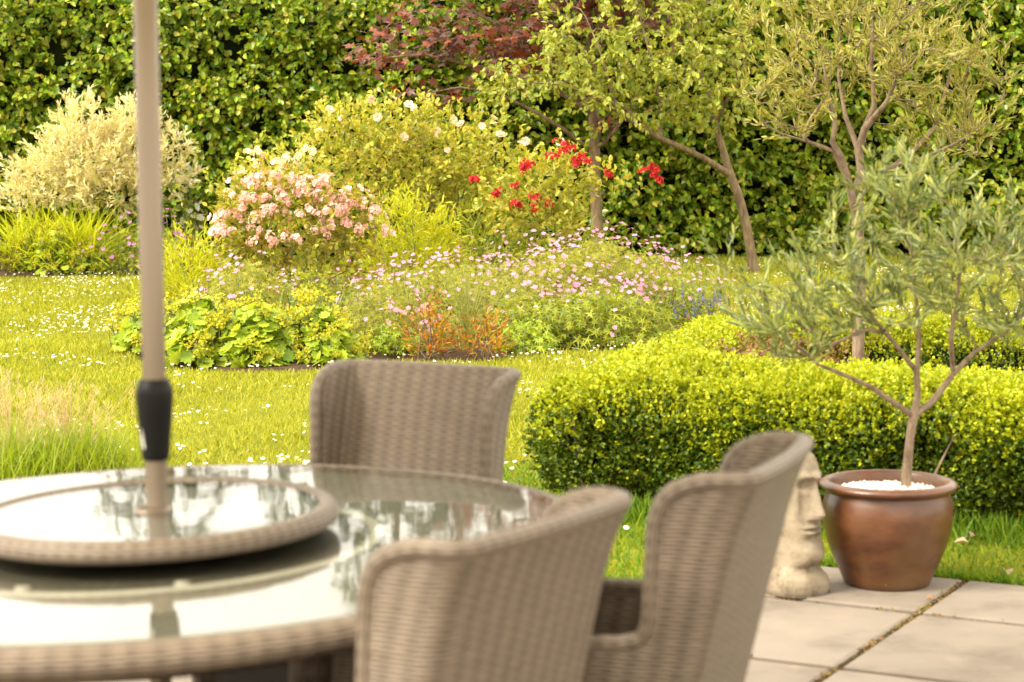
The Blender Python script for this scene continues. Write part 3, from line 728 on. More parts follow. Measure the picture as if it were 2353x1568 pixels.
tab = np.array([(0, .088, .086, .088), (.012, .093, .090, .092), (.03, .092, .090, .092), (.05, .086, .083, .090), (.066, .072, .064, .084), (.078, .062, .058, .080), (.088, .061, .072, .076), (.10, .060, .082, .072),
                (.125, .060, .082, .068), (.16, .059, .074, .066), (.20, .060, .068, .066), (.25, .061, .064, .066), (.30, .059, .060, .066), (.335, .058, .064, .065), (.36, .054, .060, .061), (.385, .045, .049, .052), (.40, .033, .034, .038), (.408, .018, .018, .02), (.41, .002, .002, .002)])
zz = np.concatenate([np.linspace(0, .38, 150), .41 - .03 * (1 - np.sin(np.linspace(0, np.pi / 2, 24)[1:])) ** 1.0]); nth = 128
wv, fv, bv = [np.interp(zz, tab[:, 0], tab[:, i]) for i in (1, 2, 3)]
for q in (wv, fv, bv):
    for _ in range(3): q[1:-1] = (q[:-2] + 2 * q[1:-1] + q[2:]) / 4
th = np.linspace(0, 2 * np.pi, nth, endpoint=False); sn, cs = np.sin(th), np.cos(th); e_ = 2 / 2.7
sx_ = np.sign(sn) * np.abs(sn) ** e_; cy_ = np.sign(cs) * np.abs(cs) ** e_
X = wv[:, None] * sx_[None]; Y = np.where(cy_[None] > 0, -fv[:, None] * cy_[None], -bv[:, None] * cy_[None]); Z = np.repeat(zz[:, None], nth, 1)
fr = (np.clip(cy_, 0, 1) ** .5)[None]
g = lambda v, m_, s_: np.exp(-((v - m_) / s_) ** 2)
nose_h = np.interp(Z, [.195, .2095, .216, .228, .25, .30, .330, .345], [0, 0, .030, .041, .032, .019, .014, 0]); nose_w = np.interp(Z, [.2, .228, .26, .33], [.019, .020, .013, .010])
F_ = nose_h * np.exp(-(np.abs(X) / nose_w) ** 2.6)
F_ = F_ + .013 * g(Z, .334, .010) * np.exp(-(X / .047) ** 4) - .024 * g(Z, .311, .014) * (g(X, .029, .016) + g(X, -.029, .016))
F_ = F_ - .014 * g(Z, .255, .035) * (g(X, .036, .012) + g(X, -.036, .012))
lw_ = np.exp(-(X / .036) ** 4); F_ = F_ + lw_ * (.010 * g(Z, .193, .006) + .010 * g(Z, .1765, .006) - .008 * g(Z, .185, .003) - .010 * g(Z, .158, .012)) + .006 * g(Z, .112, .018) * np.exp(-(X / .04) ** 4)
Y = Y - F_ * fr
ear = np.interp(Z, [.165, .18, .20, .29, .31, .32], [0, .9, 1, 1, .6, 0]) * g(Y, .012, .014); X = X + np.sign(X) * .011 * ear
Y = Y + .004 * (vnoise(np.stack([X, Y, Z], -1), 30, 5) - .5); X = X + .004 * (vnoise(np.stack([X, Y, Z], -1), 30, 6) - .5)
acc = Acc(); acc.add(np.stack([X, Y, Z], -1).reshape(-1, 3), grid_faces(len(zz), nth, cv=True)); acc.add(np.stack([X[-1], Y[-1], Z[-1]], -1), [list(range(nth))])
o = acc.build('stone_head', STONE, None, True); o.location = (.872, 6.31, 0); o.rotation_euler = (0, 0, R(43)); o.scale = (1.04, 1.04, 1.10)
tag(o, 'weathered pale stone head statue with a long nose beside the pot', 'statue')
#--PART3--
# ------------------------------------------------------------------ trees
def B(x, y, rx, ry, Y, rd=None):
    """ellipsoid clump: centre and half sizes given in photo pixels at depth Y"""
    s = Y / FPX; return (at(x, y, Y), (rx * s, rd if rd else (rx + ry) / 2 * s, ry * s))
def path(pts, Y, dy=None):
    return [at(x, y, Y + (dy[i] if dy else 0)) for i, (x, y) in enumerate(pts)]

# potted olive
OLIVE = leaf_mat('olive_leaf', [(.06, .10, .025), (.14, .19, .05), (.27, .31, .085), (.44, .45, .15), (.10, .14, .06), (.22, .25, .11), (.36, .38, .08)], .30, .40, .4, .2, 5)
OLIVE2 = leaf_mat('olive_leaf_warm', [(.15, .165, .035), (.26, .265, .055), (.37, .345, .075), (.47, .42, .12), (.31, .28, .07)], .30, .42, .4, .2, 3)
oy = PY + .01
base = np.array([at(2083, 1105, oy)[0], oy, .29])
ot = empty('olive_tree', base, 'small olive tree with silvery leaves growing in the brown pot', 'tree')
acc = Acc()
tr = [at(2080, 1120, oy), at(2084, 1070, oy), at(2090, 1010, oy), at(2098, 962, oy)]
limbs = [(tr, [.018, .0155, .0145, .016], None),
         ([tr[-1], *path([(2060, 935), (2000, 893), (1930, 862), (1880, 842), (1830, 800)], oy, [-.03, -.06, -.1, -.14, -.16])], [.012, .0095, .008, .0065, .005, .003], 1),
         ([tr[-1], *path([(2108, 920), (2106, 860), (2112, 790), (2108, 720), (2100, 640)], oy, [.02, .03, .03, .03, .02])], [.013, .011, .0095, .008, .007, .005], 1),
         ([tr[-1], *path([(2140, 930), (2190, 865), (2240, 815), (2310, 770), (2380, 700)], oy, [.03, .06, .1, .12, .14])], [.012, .0105, .009, .0075, .006, .003], 1),
         ([at(2108, 860, oy + .03), *path([(2060, 800), (2010, 740), (1970, 690)], oy, [-.05, -.1, -.13])], [.008, .007, .006, .004], 1),
         ([at(2190, 865, oy + .06), *path([(2185, 780), (2200, 690), (2210, 600)], oy, [-.06, -.1, -.12])], [.008, .007, .006, .004], 1)]
s_ = oy / FPX
blobs = [B(2080, 560, 190, 190, oy, .30), B(1940, 650, 150, 130, oy, .26), B(2260, 640, 160, 170, oy, .28), B(1840, 740, 130, 90, oy - .1, .18), B(1790, 690, 100, 80, oy - .1, .15), B(2380, 600, 90, 140, oy, .22),
         B(2060, 470, 80, 75, oy, .16), B(2150, 490, 80, 70, oy, .16), B(2350, 740, 80, 70, oy + .1, .18), B(1800, 785, 110, 55, oy - .12, .15), B(2280, 770, 90, 50, oy + .1, .15), B(2000, 730, 120, 60, oy - .12, .12)]
tg, _ = blob_points(blobs, 350, .3, 21, .28)
ex = [at(x_, y_, oy + rng.uniform(-.12, .12)) for x_, y_ in ((2015, 400), (2092, 385), (2150, 425), (1672, 610), (1665, 690), (1650, 600), (1690, 735), (1905, 500), (1880, 560), (2210, 430), (2330, 480), (1760, 640))]
tg = np.concatenate([tg, ex])
dr = grow(acc, limbs, tg, .0013, 2.25, .05, n=6)
acc.build('trunk', BARK_OLIVE, ot, True, base)
acc = Acc()
dd = nrm(dr + np.array([0, 0, .55]) + rng.normal(0, .12, dr.shape))
sprays(acc, NARROW, tg - dd * .05, dd, rng.uniform(.07, .14, len(tg)), 20, .042, .50, .2, .35)
acc.build('crown', OLIVE, ot, origin=base)

# olive tree inside the box hedge
oy = 9.62
base = np.array([gx(1972, oy), oy, 0.0])
ot = empty('olive_tree', base, 'taller olive tree with bare lower trunk growing inside the box hedge', 'tree')
acc = Acc()
tr = [at(1966, 1015, oy), at(1970, 900, oy), at(1972, 800, oy), at(1976, 700, oy), at(1974, 600, oy), at(1972, 520, oy), at(1970, 450, oy)]
limbs = [(tr, [0.03772, 0.03034, 0.02788, 0.02788, 0.0287, 0.0287, 0.02952], None),
         ([tr[-2], *path([(1962, 470), (1950, 415), (1935, 365), (1915, 330), (1922, 290), (1908, 225), (1895, 150)], oy, [-.03, -.06, -.1, -.12, -.14, -.16, -.2])], [0.01968, 0.01804, 0.01722, 0.01558, 0.01394, 0.01148, 0.0082, 0.0041], 1),
         ([tr[-1], *path([(1982, 400), (1975, 350), (1990, 300), (2012, 245), (2005, 150), (2010, 60)], oy, [.0, .02, .02, 0, 0, 0])], [0.02132, 0.01968, 0.01804, 0.01558, 0.01312, 0.0082, 0.0041], 1),
         ([tr[-1], *path([(2010, 420), (2060, 385), (2110, 345), (2150, 300), (2175, 220), (2200, 120)], oy, [.05, .1, .13, .15, .18, .2])], [0.0164, 0.01558, 0.01394, 0.0123, 0.01066, 0.00738, 0.00328], 1),
         ([at(1950, 415, oy - .06), *path([(1915, 350), (1860, 330), (1800, 312), (1760, 290), (1740, 250)], oy, [-.1, -.14, -.18, -.2, -.22])], [0.00902, 0.0082, 0.00738, 0.00574, 0.0041, 0.00246], 1),
         ([at(2060, 385, oy + .1), *path([(2120, 370), (2190, 340), (2260, 300), (2310, 230)], oy, [.0, -.05, -.1, -.12])], [0.0082, 0.00738, 0.00656, 0.00492, 0.00246], 1),
         ([at(1990, 300, oy + .02), *path([(2040, 240), (2070, 170), (2090, 80)], oy, [-.1, -.15, -.2])], [0.01066, 0.00902, 0.00656, 0.00328], 1),
         ([at(1975, 350, oy + .02), *path([(1945, 270), (1930, 180), (1935, 80)], oy, [.12, .2, .22])], [0.01066, 0.00902, 0.00656, 0.00328], 1)]
blobs = [B(2010, 60, 240, 170, oy, .50), B(1900, 110, 180, 130, oy, .4), B(2140, 120, 180, 150, oy, .4), B(2000, -120, 260, 150, oy, .5), B(2230, 250, 90, 110, oy, .25), B(1790, 210, 80, 90, oy - .1, .2), B(2150, 300, 110, 90, oy, .25), B(1850, 250, 90, 70, oy - .1, .2), B(2200, 330, 60, 60, oy, .2)]
tg, _ = blob_points(blobs, 520, .3, 23, .32)
ex = [at(x_, y_, oy + rng.uniform(-.2, .2)) for x_, y_ in ((1715, 190), (1712, 220), (1722, 60), (1730, 40), (1745, 290), (1700, 30), (2325, 190), (2330, 240), (2300, 290), (2280, 90), (2315, 120), (2240, 360), (2180, 395), (1800, 320))]
tg = np.concatenate([tg, ex])
dr = grow(acc, limbs, tg, .0024, 2.3, .07, n=6)
acc.build('trunk', BARK_OLIVE, ot, True, base)
acc = Acc(); dd = nrm(dr + np.array([0, 0, .6]) + rng.normal(0, .12, dr.shape))
sprays(acc, NARROW, tg - dd * .05, dd, rng.uniform(.08, .16, len(tg)), 18, .046, .55, .2, .35)
acc.build('crown', OLIVE2, ot, origin=base)

# purple maple behind
MAPLE = leaf_mat('purple_maple_leaf', [(.07, .018, .012), (.13, .03, .016), (.22, .05, .018), (.20, .10, .085), (.15, .08, .07), (.30, .06, .016), (.25, .14, .12)], .34, .38, .5, .2, .8, 1.2)
oy = 21.9; base = np.array([gx(1373, oy), oy, 0])
ot = empty('maple_tree', base, 'purple leaved maple with a straight grey trunk in front of the hedge', 'tree')
acc = Acc()
tr = path([(1377, 640), (1374, 540), (1370, 430), (1368, 340), (1366, 260), (1362, 120), (1350, -60), (1340, -250)], oy)
limbs = [(tr, [0.07544, 0.06232, 0.05904, 0.0574, 0.05084, 0.041, 0.0328, 0.0164], None),
         ([tr[3], *path([(1345, 335), (1300, 300), (1240, 262), (1150, 215), (1060, 200), (960, 218)], oy, [-.1, -.2, -.3, -.4, -.45, -.5])], [0.0246, 0.02296, 0.02132, 0.01804, 0.01476, 0.00984, 0.00492], 1),
         ([tr[3], *path([(1390, 330), (1420, 295), (1450, 255), (1480, 180)], oy, [-.1, -.1, -.15, -.2])], [0.02132, 0.01968, 0.01722, 0.01476, 0.0082], 1),
         ([tr[4], *path([(1300, 220), (1200, 175), (1090, 150), (980, 125), (900, 130), (840, 150)], oy, [-.1, -.2, -.3, -.4, -.5, -.5])], [0.02788, 0.0246, 0.02132, 0.01804, 0.01394, 0.00902, 0.00492], 1),
         ([tr[4], *path([(1290, 160), (1200, 90), (1100, 30), (1020, -40)], oy, [-.2, -.3, -.4, -.4])], [0.0287, 0.0246, 0.01968, 0.01476, 0.0082], 1),
         ([tr[5], *path([(1440, 40), (1500, -60)], oy, [-.2, -.4])], [0.0246, 0.01804, 0.00984], 1)]
blobs = [B(980, 85, 150, 75, oy - .45, .5), B(870, 140, 70, 30, oy - .5, .3), B(1130, 60, 160, 90, oy - .4, .6), B(1330, 40, 200, 80, oy - .4, .6), B(1500, 30, 160, 80, oy - .3, .5), B(830, 120, 50, 22, oy - .5, .25), B(1090, 190, 60, 18, oy - .5, .25), B(980, 215, 110, 24, oy - .5, .35), B(1180, 140, 120, 50, oy - .35, .4),
         B(1250, -200, 380, 190, oy - .1, 1.4), B(1450, -150, 260, 180, oy, 1.2), B(1430, 280, 50, 30, oy - .2, .2)]
tg, _ = blob_points(blobs, 430, .2, 31, .3)
dr = grow(acc, limbs, tg, .0045, 2.3, .16, n=6)
acc.build('trunk', BARK_GREY, ot, True, base)
acc = Acc(); dd = nrm(dr + np.array([0, -.2, .1]))
n = len(tg) * 12; P = np.repeat(tg, 12, 0) + rng.normal(0, .11, (n, 3)) * [1, 1, .55]; d = nrm(rng.normal(0, 1, (n, 3)) * [1, 1, .35] + [0, -.35, -.45]); nn = nrm(rng.normal(0, .35, (n, 3)) + [0, -.35, 1])
put(acc, PALM5, P, d, nn, .105 * rng.uniform(.6, 1.2, n))
acc.build('crown', MAPLE, ot, origin=base)

# crab apple with leaning trunk
APPLE = leaf_mat('apple_leaf', [(.15, .20, .022), (.25, .30, .032), (.36, .40, .05), (.45, .46, .08), (.28, .34, .04), (.42, .36, .06)], .36, .40, .4, .22, .9)
oy = 20.8; base = np.array([gx(1732, oy), oy, 0])
ot = empty('apple_tree', base, 'light green fruit tree with a forked leaning trunk on the lawn', 'tree')
acc = Acc()
tr = path([(1736, 645), (1728, 590), (1716, 520), (1698, 450), (1680, 405), (1664, 350), (1645, 285), (1625, 210), (1600, 120), (1580, 0), (1570, -120)], oy)
limbs = [(tr, [0.0595, 0.0504, 0.0476, 0.0462, 0.0448, 0.0364, 0.0336, 0.0294, 0.0238, 0.0168, 0.0084], None),
         ([tr[4], *path([(1660, 392), (1620, 366), (1570, 342), (1520, 320), (1470, 292), (1420, 255), (1370, 225), (1300, 195), (1220, 190)], oy, [-.1, -.25, -.4, -.5, -.6, -.7, -.8, -.85, -.9])], [0.035, 0.0329, 0.0301, 0.0273, 0.0252, 0.0224, 0.0189, 0.0154, 0.0112, 0.0056], 1),
         ([at(1520, 320, oy - .5), *path([(1520, 250), (1510, 180), (1490, 100), (1470, 20)], oy, [-.55, -.6, -.6, -.6])], [0.0154, 0.014, 0.0119, 0.0091, 0.0042], 1),
         ([at(1420, 255, oy - .7), *path([(1400, 180), (1380, 110), (1350, 40)], oy, [-.8, -.8, -.8])], [0.0126, 0.0105, 0.0077, 0.0042], 1),
         ([tr[6], *path([(1680, 220), (1710, 150), (1730, 60)], oy, [-.2, -.3, -.3])], [0.0154, 0.0133, 0.0098, 0.0049], 1)]
blobs = [B(1180, 205, 80, 45, oy - .9, .4), B(1270, 165, 120, 70, oy - .9, .5), B(1400, 190, 130, 95, oy - .8, .55), B(1470, 110, 150, 90, oy - .6, .6), B(1560, 200, 120, 95, oy - .5, .6), B(1660, 215, 100, 85, oy - .3, .55), B(1360, 70, 130, 70, oy - .7, .5), B(1600, 60, 160, 110, oy - .3, .7), B(1720, 110, 90, 120, oy - .2, .5), B(1530, -90, 260, 130, oy - .2, 1.0), B(1150, 165, 50, 35, oy - .9, .3), B(1500, 260, 60, 40, oy - .5, .3), B(1660, 300, 40, 30, oy - .2, .2)]
tg, _ = blob_points(blobs, 640, .15, 33, .38)
dr = grow(acc, limbs, tg, .0032, 2.3, .14, n=6)
acc.build('trunk', BARK_GREY, ot, True, base)
acc = Acc(); dd = nrm(dr + np.array([0, 0, -.35]) + rng.normal(0, .35, dr.shape))
sprays(acc, OVATE, tg - dd * .08, dd, rng.uniform(.14, .28, len(tg)), 12, .066, .85, .3, .4, droop=.45)
acc.build('crown', APPLE, ot, origin=base)

# trees beyond the hedge (mirrored in the glass)
FARL = leaf_mat('far_tree_leaf', [(.03, .055, .012), (.055, .09, .016), (.09, .12, .02)], .3)
for (xp, Y, bl, ntg, lab) in ((330, 30.5, [(0, 0, 4.6, 1.0, 1.9), (.4, 0, 3.2, .9, 1.3)], 170, 'slim tree beyond the hedge, mirrored in the turntable near the pole'),
                              (860, 31.5, [(0, 0, 5.0, 2.0, 2.2), (.4, .3, 7.0, 1.4, 1.5), (-1.2, 0, 4.0, 1.0, 1.2)], 420, 'tall tree beyond the hedge, mirrored in the table to the right of the pole'),
                              (1330, 30.0, [(0, 0, 5.2, 1.7, 2.2), (.5, .2, 7.2, 1.2, 1.4)], 320, 'broad tree beyond the hedge, mirrored at the right edge of the table')):
    base = np.array([gx(xp, Y), Y, 0]); ot = empty('garden_tree', base, lab, 'tree', 'trees beyond the hedge')
    acc = Acc(); zc = bl[0][2]
    limbs = [([base, base + [0, 0, 1.8], base + [.1, 0, zc], base + [0, 0, zc + 1.5]], [.16, .13, .09, .03], None)]
    tg, _ = blob_points([(base + [a_, b_, c_], (r_, r_ * .8, rz_)) for a_, b_, c_, r_, rz_ in bl], ntg, .3, 41, .35)
    dr = grow(acc, limbs, tg, .006, 2.3, .35, n=5); acc.build('trunk', BARK_GREY, ot, True, base)
    acc = Acc(); sprays(acc, OVATE, tg - dr * .15, dr + [0, 0, -.3], rng.uniform(.3, .6, len(tg)), 14, .14, .9, .3, .4, droop=.3); acc.build('crown', FARL, ot, origin=base)

# ------------------------------------------------------------------ border plants
def mat_l(name, *cols, **kw): return leaf_mat(name, list(cols), **kw)
LIME = mat_l('lime_leaf', (.22, .33, .022), (.34, .45, .034), (.48, .55, .06), (.40, .49, .04), (.14, .25, .018), trans=.36)
LIMEFLOWER = petal_mat('lime_flower', [(.52, .50, .03), (.62, .56, .045), (.46, .47, .03)])
GERL = mat_l('geranium_leaf', (.15, .19, .018), (.25, .28, .025), (.35, .36, .04), (.42, .40, .055), (.29, .31, .03), (.35, .29, .055), trans=.42)
GERL2 = mat_l('geranium_leaf_green', (.13, .18, .014), (.21, .26, .018), (.31, .34, .025), (.38, .38, .03), trans=.38)
PINKF = petal_mat('pink_petal', [(.56, .22, .40), (.64, .29, .48), (.70, .38, .55), (.52, .17, .34)])
PURPF = petal_mat('purple_petal', [(.42, .14, .36), (.52, .20, .45), (.36, .10, .34)])
ROSEP = petal_mat('rose_pink_petal', [(.76, .42, .40), (.84, .62, .58), (.78, .32, .32), (.88, .78, .74), (.82, .54, .54), (.88, .70, .68)])
ROSEW = petal_mat('rose_white_petal', [(.78, .60, .50), (.84, .70, .60), (.80, .52, .44), (.86, .76, .64)])
ROSEC = petal_mat('rose_cream_petal', [(.88, .74, .50), (.90, .80, .60), (.88, .68, .50)])
ROSER = petal_mat('rose_red_petal', [(.50, .018, .022), (.60, .035, .04), (.42, .014, .022), (.66, .08, .08)], .25)
EYE = petal_mat('flower_eye', [(.62, .46, .06), (.70, .54, .10)])
BLUEF = petal_mat('blue_petal', [(.16, .17, .42), (.22, .22, .50), (.12, .12, .32)])
ROSEL = mat_l('rose_leaf', (.12, .16, .018), (.22, .26, .028), (.34, .35, .04), (.44, .41, .055), (.34, .29, .04), (.42, .27, .05), trans=.36)
ROSEL2 = mat_l('rose_leaf_light', (.19, .23, .025), (.31, .34, .035), (.43, .43, .05), (.52, .48, .08), (.42, .34, .06), trans=.38)
VARI = mat_l('variegated_leaf', (.62, .58, .32), (.70, .66, .42), (.74, .70, .50), (.46, .46, .16), (.66, .56, .36), (.72, .66, .40), trans=.36)
ORANGE = mat_l('spirea_leaf', (.44, .17, .02), (.52, .24, .025), (.32, .07, .012), (.46, .34, .03), (.24, .05, .012), (.22, .24, .03), (.18, .20, .02), trans=.36)
SWORD = mat_l('sword_leaf', (.36, .44, .02), (.48, .53, .025), (.56, .57, .03), trans=.4)
IRISL = mat_l('iris_leaf', (.07, .13, .02), (.12, .19, .03), (.17, .24, .04), trans=.3)
GOLDL = mat_l('yellow_green_leaf', (.30, .36, .015), (.44, .47, .02), (.54, .53, .03), (.40, .43, .02), trans=.42)
SILVER = mat_l('silver_leaf', (.40, .42, .30), (.52, .53, .40), trans=.25)

def flower_mesh(kind, size, mats, seed=0):
    acc = Acc(); z = np.zeros((1, 3))
    if kind == 'disc':
        put(acc, t_flower(5, .42, .22), z, np.array([[0, 1, 0.]]), np.array([[0, 0, 1.]]), size)
    elif kind == 'rose':
        put(acc, t_flower(6, .50, .30, 5, 0), z, np.array([[0, 1, 0.]]), np.array([[0, 0, 1.]]), size)
        put(acc, t_flower(4, .5, 1.2, 0, 0), z, np.array([[.6, 1, 0.]]), np.array([[0, 0, 1.]]), size * .45)
    elif kind == 'cluster':
        r_ = np.random.default_rng(seed); n = 13; d = nrm(r_.normal(size=(n, 3)) + [0, 0, .7]); P = d * size * .74 * r_.uniform(.5, 1.15, (n, 1)) * [1.15, 1.15, .7]
        tp = t_flower(5, .48, .35, 4, 0)
        put(acc, tp, P, np.cross(d, r_.normal(size=(n, 3))), d, size * r_.uniform(.20, .40, n))
    elif kind == 'froth':
        r_ = np.random.default_rng(seed); n = 34; P = r_.normal(size=(n, 3)) * [size, size, size * .8]; d = nrm(r_.normal(size=(n, 3)) + [0, -.3, .8])
        put(acc, t_flower(4, .5, .3, 0, 0), P, np.cross(d, r_.normal(size=(n, 3))), d, .0075 * r_.uniform(.7, 1.3, n))
        for q in P[:12]: tube(acc, [[0, 0, -.07], q * .5 - [0, 0, .02], q], [.0016, .0012, .0008], 3, 1, False)
    o = acc.build('flower', mats); me = o.data; bpy.data.objects.remove(o); return me

def add_flowers(parent, base, P, N_, meshes, smin=.8, smax=1.2, limit=100):
    """first the flowers nearest the camera as parts of their own, the rest as one mass"""
    P = np.asarray(P); order = np.argsort(P[:, 1] - .4 * P[:, 2])
    for c_, i in enumerate(order[:limit]):
        o = bpy.data.objects.new('flower', meshes[i % len(meshes)]); C.objects.link(o); o.parent = parent
        o.location = P[i] - base; q = Vector(N_[i]).to_track_quat('Z', 'Y'); o.rotation_euler = (q @ Matrix.Rotation(rng.random() * 6, 3, 'Z').to_quaternion()).to_euler()
        o.scale = (rng.uniform(smin, smax),) * 3
    return order[limit:]

def stems_to(acc, base, targets, r=.004, mat=0, lean=.5, spread=.12):
    for t in targets:
        b = np.array([base[0] + rng.normal(0, spread), base[1] + rng.normal(0, spread), .0])
        b[:2] += (np.asarray(t)[:2] - base[:2]) * .25
        mid = b + (t - b) * .55 + np.array([(b[0] - t[0]) * .18, (b[1] - t[1]) * .18, 0]) + rng.normal(0, .02, 3)
        tube(acc, [b, mid, t], [r * 1.4, r, r * .5], 4, mat, False)

def dome(c, rx, ry, h, n, lo=.55, seed=1, rag=.3, zmin=.0):
    d = rng.normal(size=(n, 3)); d[:, 2] = np.abs(d[:, 2]) * .9 + .02; d = nrm(d)
    rad = lo + (1 - lo) * rng.random(n) ** .6
    rel = d * [rx, ry, h]; f = 1 - rag + 2 * rag * vnoise(rel + np.asarray(c), 3.2, seed) + .25 * rag * (vnoise(rel + np.asarray(c), 9, seed + 1) - .5)
    P = np.asarray(c) + rel * (rad * f)[:, None]; P[:, 2] = np.maximum(P[:, 2], zmin + .02)
    return P, nrm(d / np.array([rx, ry, h]) )

def mound(name, label, cat, x, Y, rx, ry, h, tmpl, leaf, n, mat, fl=None, group=None, lo=.55, seed=1, rag=.3, up=.5, stems=25, k=1, stem_mat=None):
    """fl = (count, meshes, lift, top bias, part limit, mass template+size+mats)"""
    base = np.array([x, Y, .015]); e = empty(name, base, label, cat, group)
    acc = Acc(); P, N_ = dome(base, rx, ry, h, n, lo, seed, rag)
    if k == 1:
        d = nrm(np.stack([N_[:, 0], N_[:, 1], -.15 + 0 * N_[:, 2]], 1) + .7 * rnd_dirs(n)); nn = nrm(N_ + [0, -.25, up] + .4 * rnd_dirs(n))
        put(acc, tmpl, P - d * leaf * .4, d, nn, leaf * rng.uniform(.55, 1.15, n))
    else:
        sprays(acc, tmpl, P, N_ + [0, 0, .6] + .4 * rnd_dirs(n), leaf * 2.2, k, leaf, .8, .3, .3)
    acc.build('foliage', mat, e, origin=base)
    acc = Acc(); stems_to(acc, base, P[rng.choice(n, min(n, stems), replace=False)], .004, 0, spread=.3 * rx); 
    if fl:
        cnt, meshes, lift, bias, lim, mass = fl
        Q, M_ = dome(base, rx, ry, h, cnt, .92, seed, rag); keep = M_[:, 2] > bias * .2; Q, M_ = Q[keep], M_[keep]
        Q = Q + M_ * lift * rng.random((len(Q), 1)) + [0, 0, lift * .5]
        for t in Q[:: max(1, len(Q) // 60)]: tube(acc, [t - M_[0] * 0 - [0, 0, .16], t - [rng.normal(0, .01), 0, .07], t], [.0022, .002, .0014], 4, 0, False)
        F_ = nrm(M_ * .6 + [0, -.35, .5] + .5 * rnd_dirs(len(Q)))
        rest = add_flowers(e, base, Q, F_, meshes, limit=lim)
        if len(rest) and mass:
            a2 = Acc(); tp, sz, mm = mass; put(a2, tp, Q[rest], np.cross(F_[rest], rnd_dirs(len(rest))), F_[rest], sz * rng.uniform(.8, 1.2, len(rest)))
            tag(a2.build('flowers', mm, e, origin=base), kind='stuff')
    acc.build('stem', stem_mat or STEM_GREEN, e, True, base)
    return e, base

def bush(name, label, cat, xb, Y, blobs, nt_, tmpl, leaf, k, mat, fl=None, group=None, stem_mat=None, seed=1, nst=40, hollow=.35, rag=.3, upw=.5, rs=.006, spread=.75, droop=.1, L=(.08, .18), extra=None):
    base = np.array([gx(xb, Y), Y, .015]); e = empty(name, base, label, cat, group)
    P, d = blob_points(blobs, nt_, hollow, seed, rag); P[:, 2] = np.maximum(P[:, 2], .05)
    if extra is not None: P = np.concatenate([P, extra]); d = np.concatenate([d, np.tile([[0, 0, 1.]], (len(extra), 1))])
    acc = Acc(); D = nrm(d * .7 + [0, 0, upw] + .5 * rnd_dirs(len(P)))
    sprays(acc, tmpl, P, D, rng.uniform(*L, len(P)), k, leaf, spread, .35, .35, droop=droop); acc.build('foliage', mat, e, origin=base)
    acc = Acc(); idx = rng.choice(len(P), min(len(P), nst), replace=False); tg = P[idx]
    if extra is not None: tg = np.concatenate([tg, extra])
    roots = [([base + [rng.normal(0, .1), rng.normal(0, .08), 0], base + [rng.normal(0, .2), rng.normal(0, .1), .3]], [rs * 1.6, rs * 1.2], None) for _ in range(4)]
    grow(acc, roots, tg, rs * .35, 2.4, .12, n=5); acc.build('stem', stem_mat or STEM_BROWN, e, True, base)
    if fl is not None:
        Q, M_, meshes, lim, mass = fl
        rest = add_flowers(e, base, Q, M_, meshes, limit=lim)
        if len(rest) and mass:
            a2 = Acc(); tp, sz, mm = mass; put(a2, tp, Q[rest], np.cross(M_[rest], rnd_dirs(len(rest))), M_[rest], sz * rng.uniform(.8, 1.2, len(rest)))
            tag(a2.build('flowers', mm, e, origin=base), kind='stuff')
    return e, base

def front_points(blobs, n, seed, lo=.9, hi=1.05, rag=.3, zb=-.3):
    """flower positions on the side of the clumps turned to the lawn and the sky"""
    P, d = blob_points(blobs, n * 4, lo, seed, rag); keep = (d[:, 1] < .35) & (d[:, 2] > zb); P, d = P[keep][:n], d[keep][:n]
    return P, nrm(d + [0, -.5, .35] + .4 * rnd_dirs(len(d)))

M_disc_pink = [flower_mesh('disc', .0165, [PINKF, EYE])]
M_disc_purple = [flower_mesh('disc', .021, [PURPF, EYE])]
M_cl_pink = [flower_mesh('cluster', .047, [ROSEP], s) for s in range(5)]
M_cl_red = [flower_mesh('cluster', .052, [ROSER], s) for s in range(4)]
M_cl_cream = [flower_mesh('cluster', .060, [ROSEC], s) for s in range(3)]
M_rose_w = [flower_mesh('rose', .036, [ROSEW])]
M_lime = [flower_mesh('froth', .024, [LIMEFLOWER, STEM_GREEN], s) for s in range(3)]

# lady's mantle along the front edge
for i, (xp, Y, rx, ry, h, n, lab) in enumerate(((465, 12.85, .26, .34, .36, 420, "lady's mantle with yellow flower froth at the bed edge next to the pole"),
                                          (600, 12.75, .26, .34, .35, 460, "lady's mantle with big scalloped leaves in the middle of the bed edge"),
                                          (735, 12.80, .25, .34, .33, 420, "lady's mantle spilling onto the lawn just behind the far chair"),
                                          (325, 13.6, .16, .3, .24, 170, "small lady's mantle at the tip of the bed left of the pole"))):
    mound('ladys_mantle', lab, 'plant', gx(xp, Y), Y, rx, ry, h, LOBED, .088, int(n * 1.3), LIME, (48, M_lime, .07, 0, 100, None), "lady's mantle plants", .6, 50 + i, .28, .6, 30)
for i, (xp, Y, lab) in enumerate(((905, 13.15, 'small low green plant between the lady\'s mantle and the orange shrubs'), (1200, 13.3, 'small low green plant just right of the orange shrubs'))):
    mound('border_plant', lab, 'plant', gx(xp, Y), Y, .22, .16, .17, PALM_CUT, .05, 420, LIME, None, 'low plants at the bed edge', .5, 120 + i, .3, .5, 15)
# left bed lady's mantle
for i, (xp, Y, rx, h, lab) in enumerate(((130, 21.0, .32, .42, "bright lime lady's mantle in front of the grassy clump"), (60, 21.2, .18, .22, "low lime plant at the left end of the far bed"), (205, 21.0, .22, .24, "yellow flowered lady's mantle beside the purple flowers"))):
    mound('ladys_mantle', lab, 'plant', gx(xp, Y), Y, rx, .3, h, LOBED, .075, 330, LIME, (70, M_lime, .08, 0, 80, None), "lady's mantle plants", .6, 60 + i, .28, .6, 20)
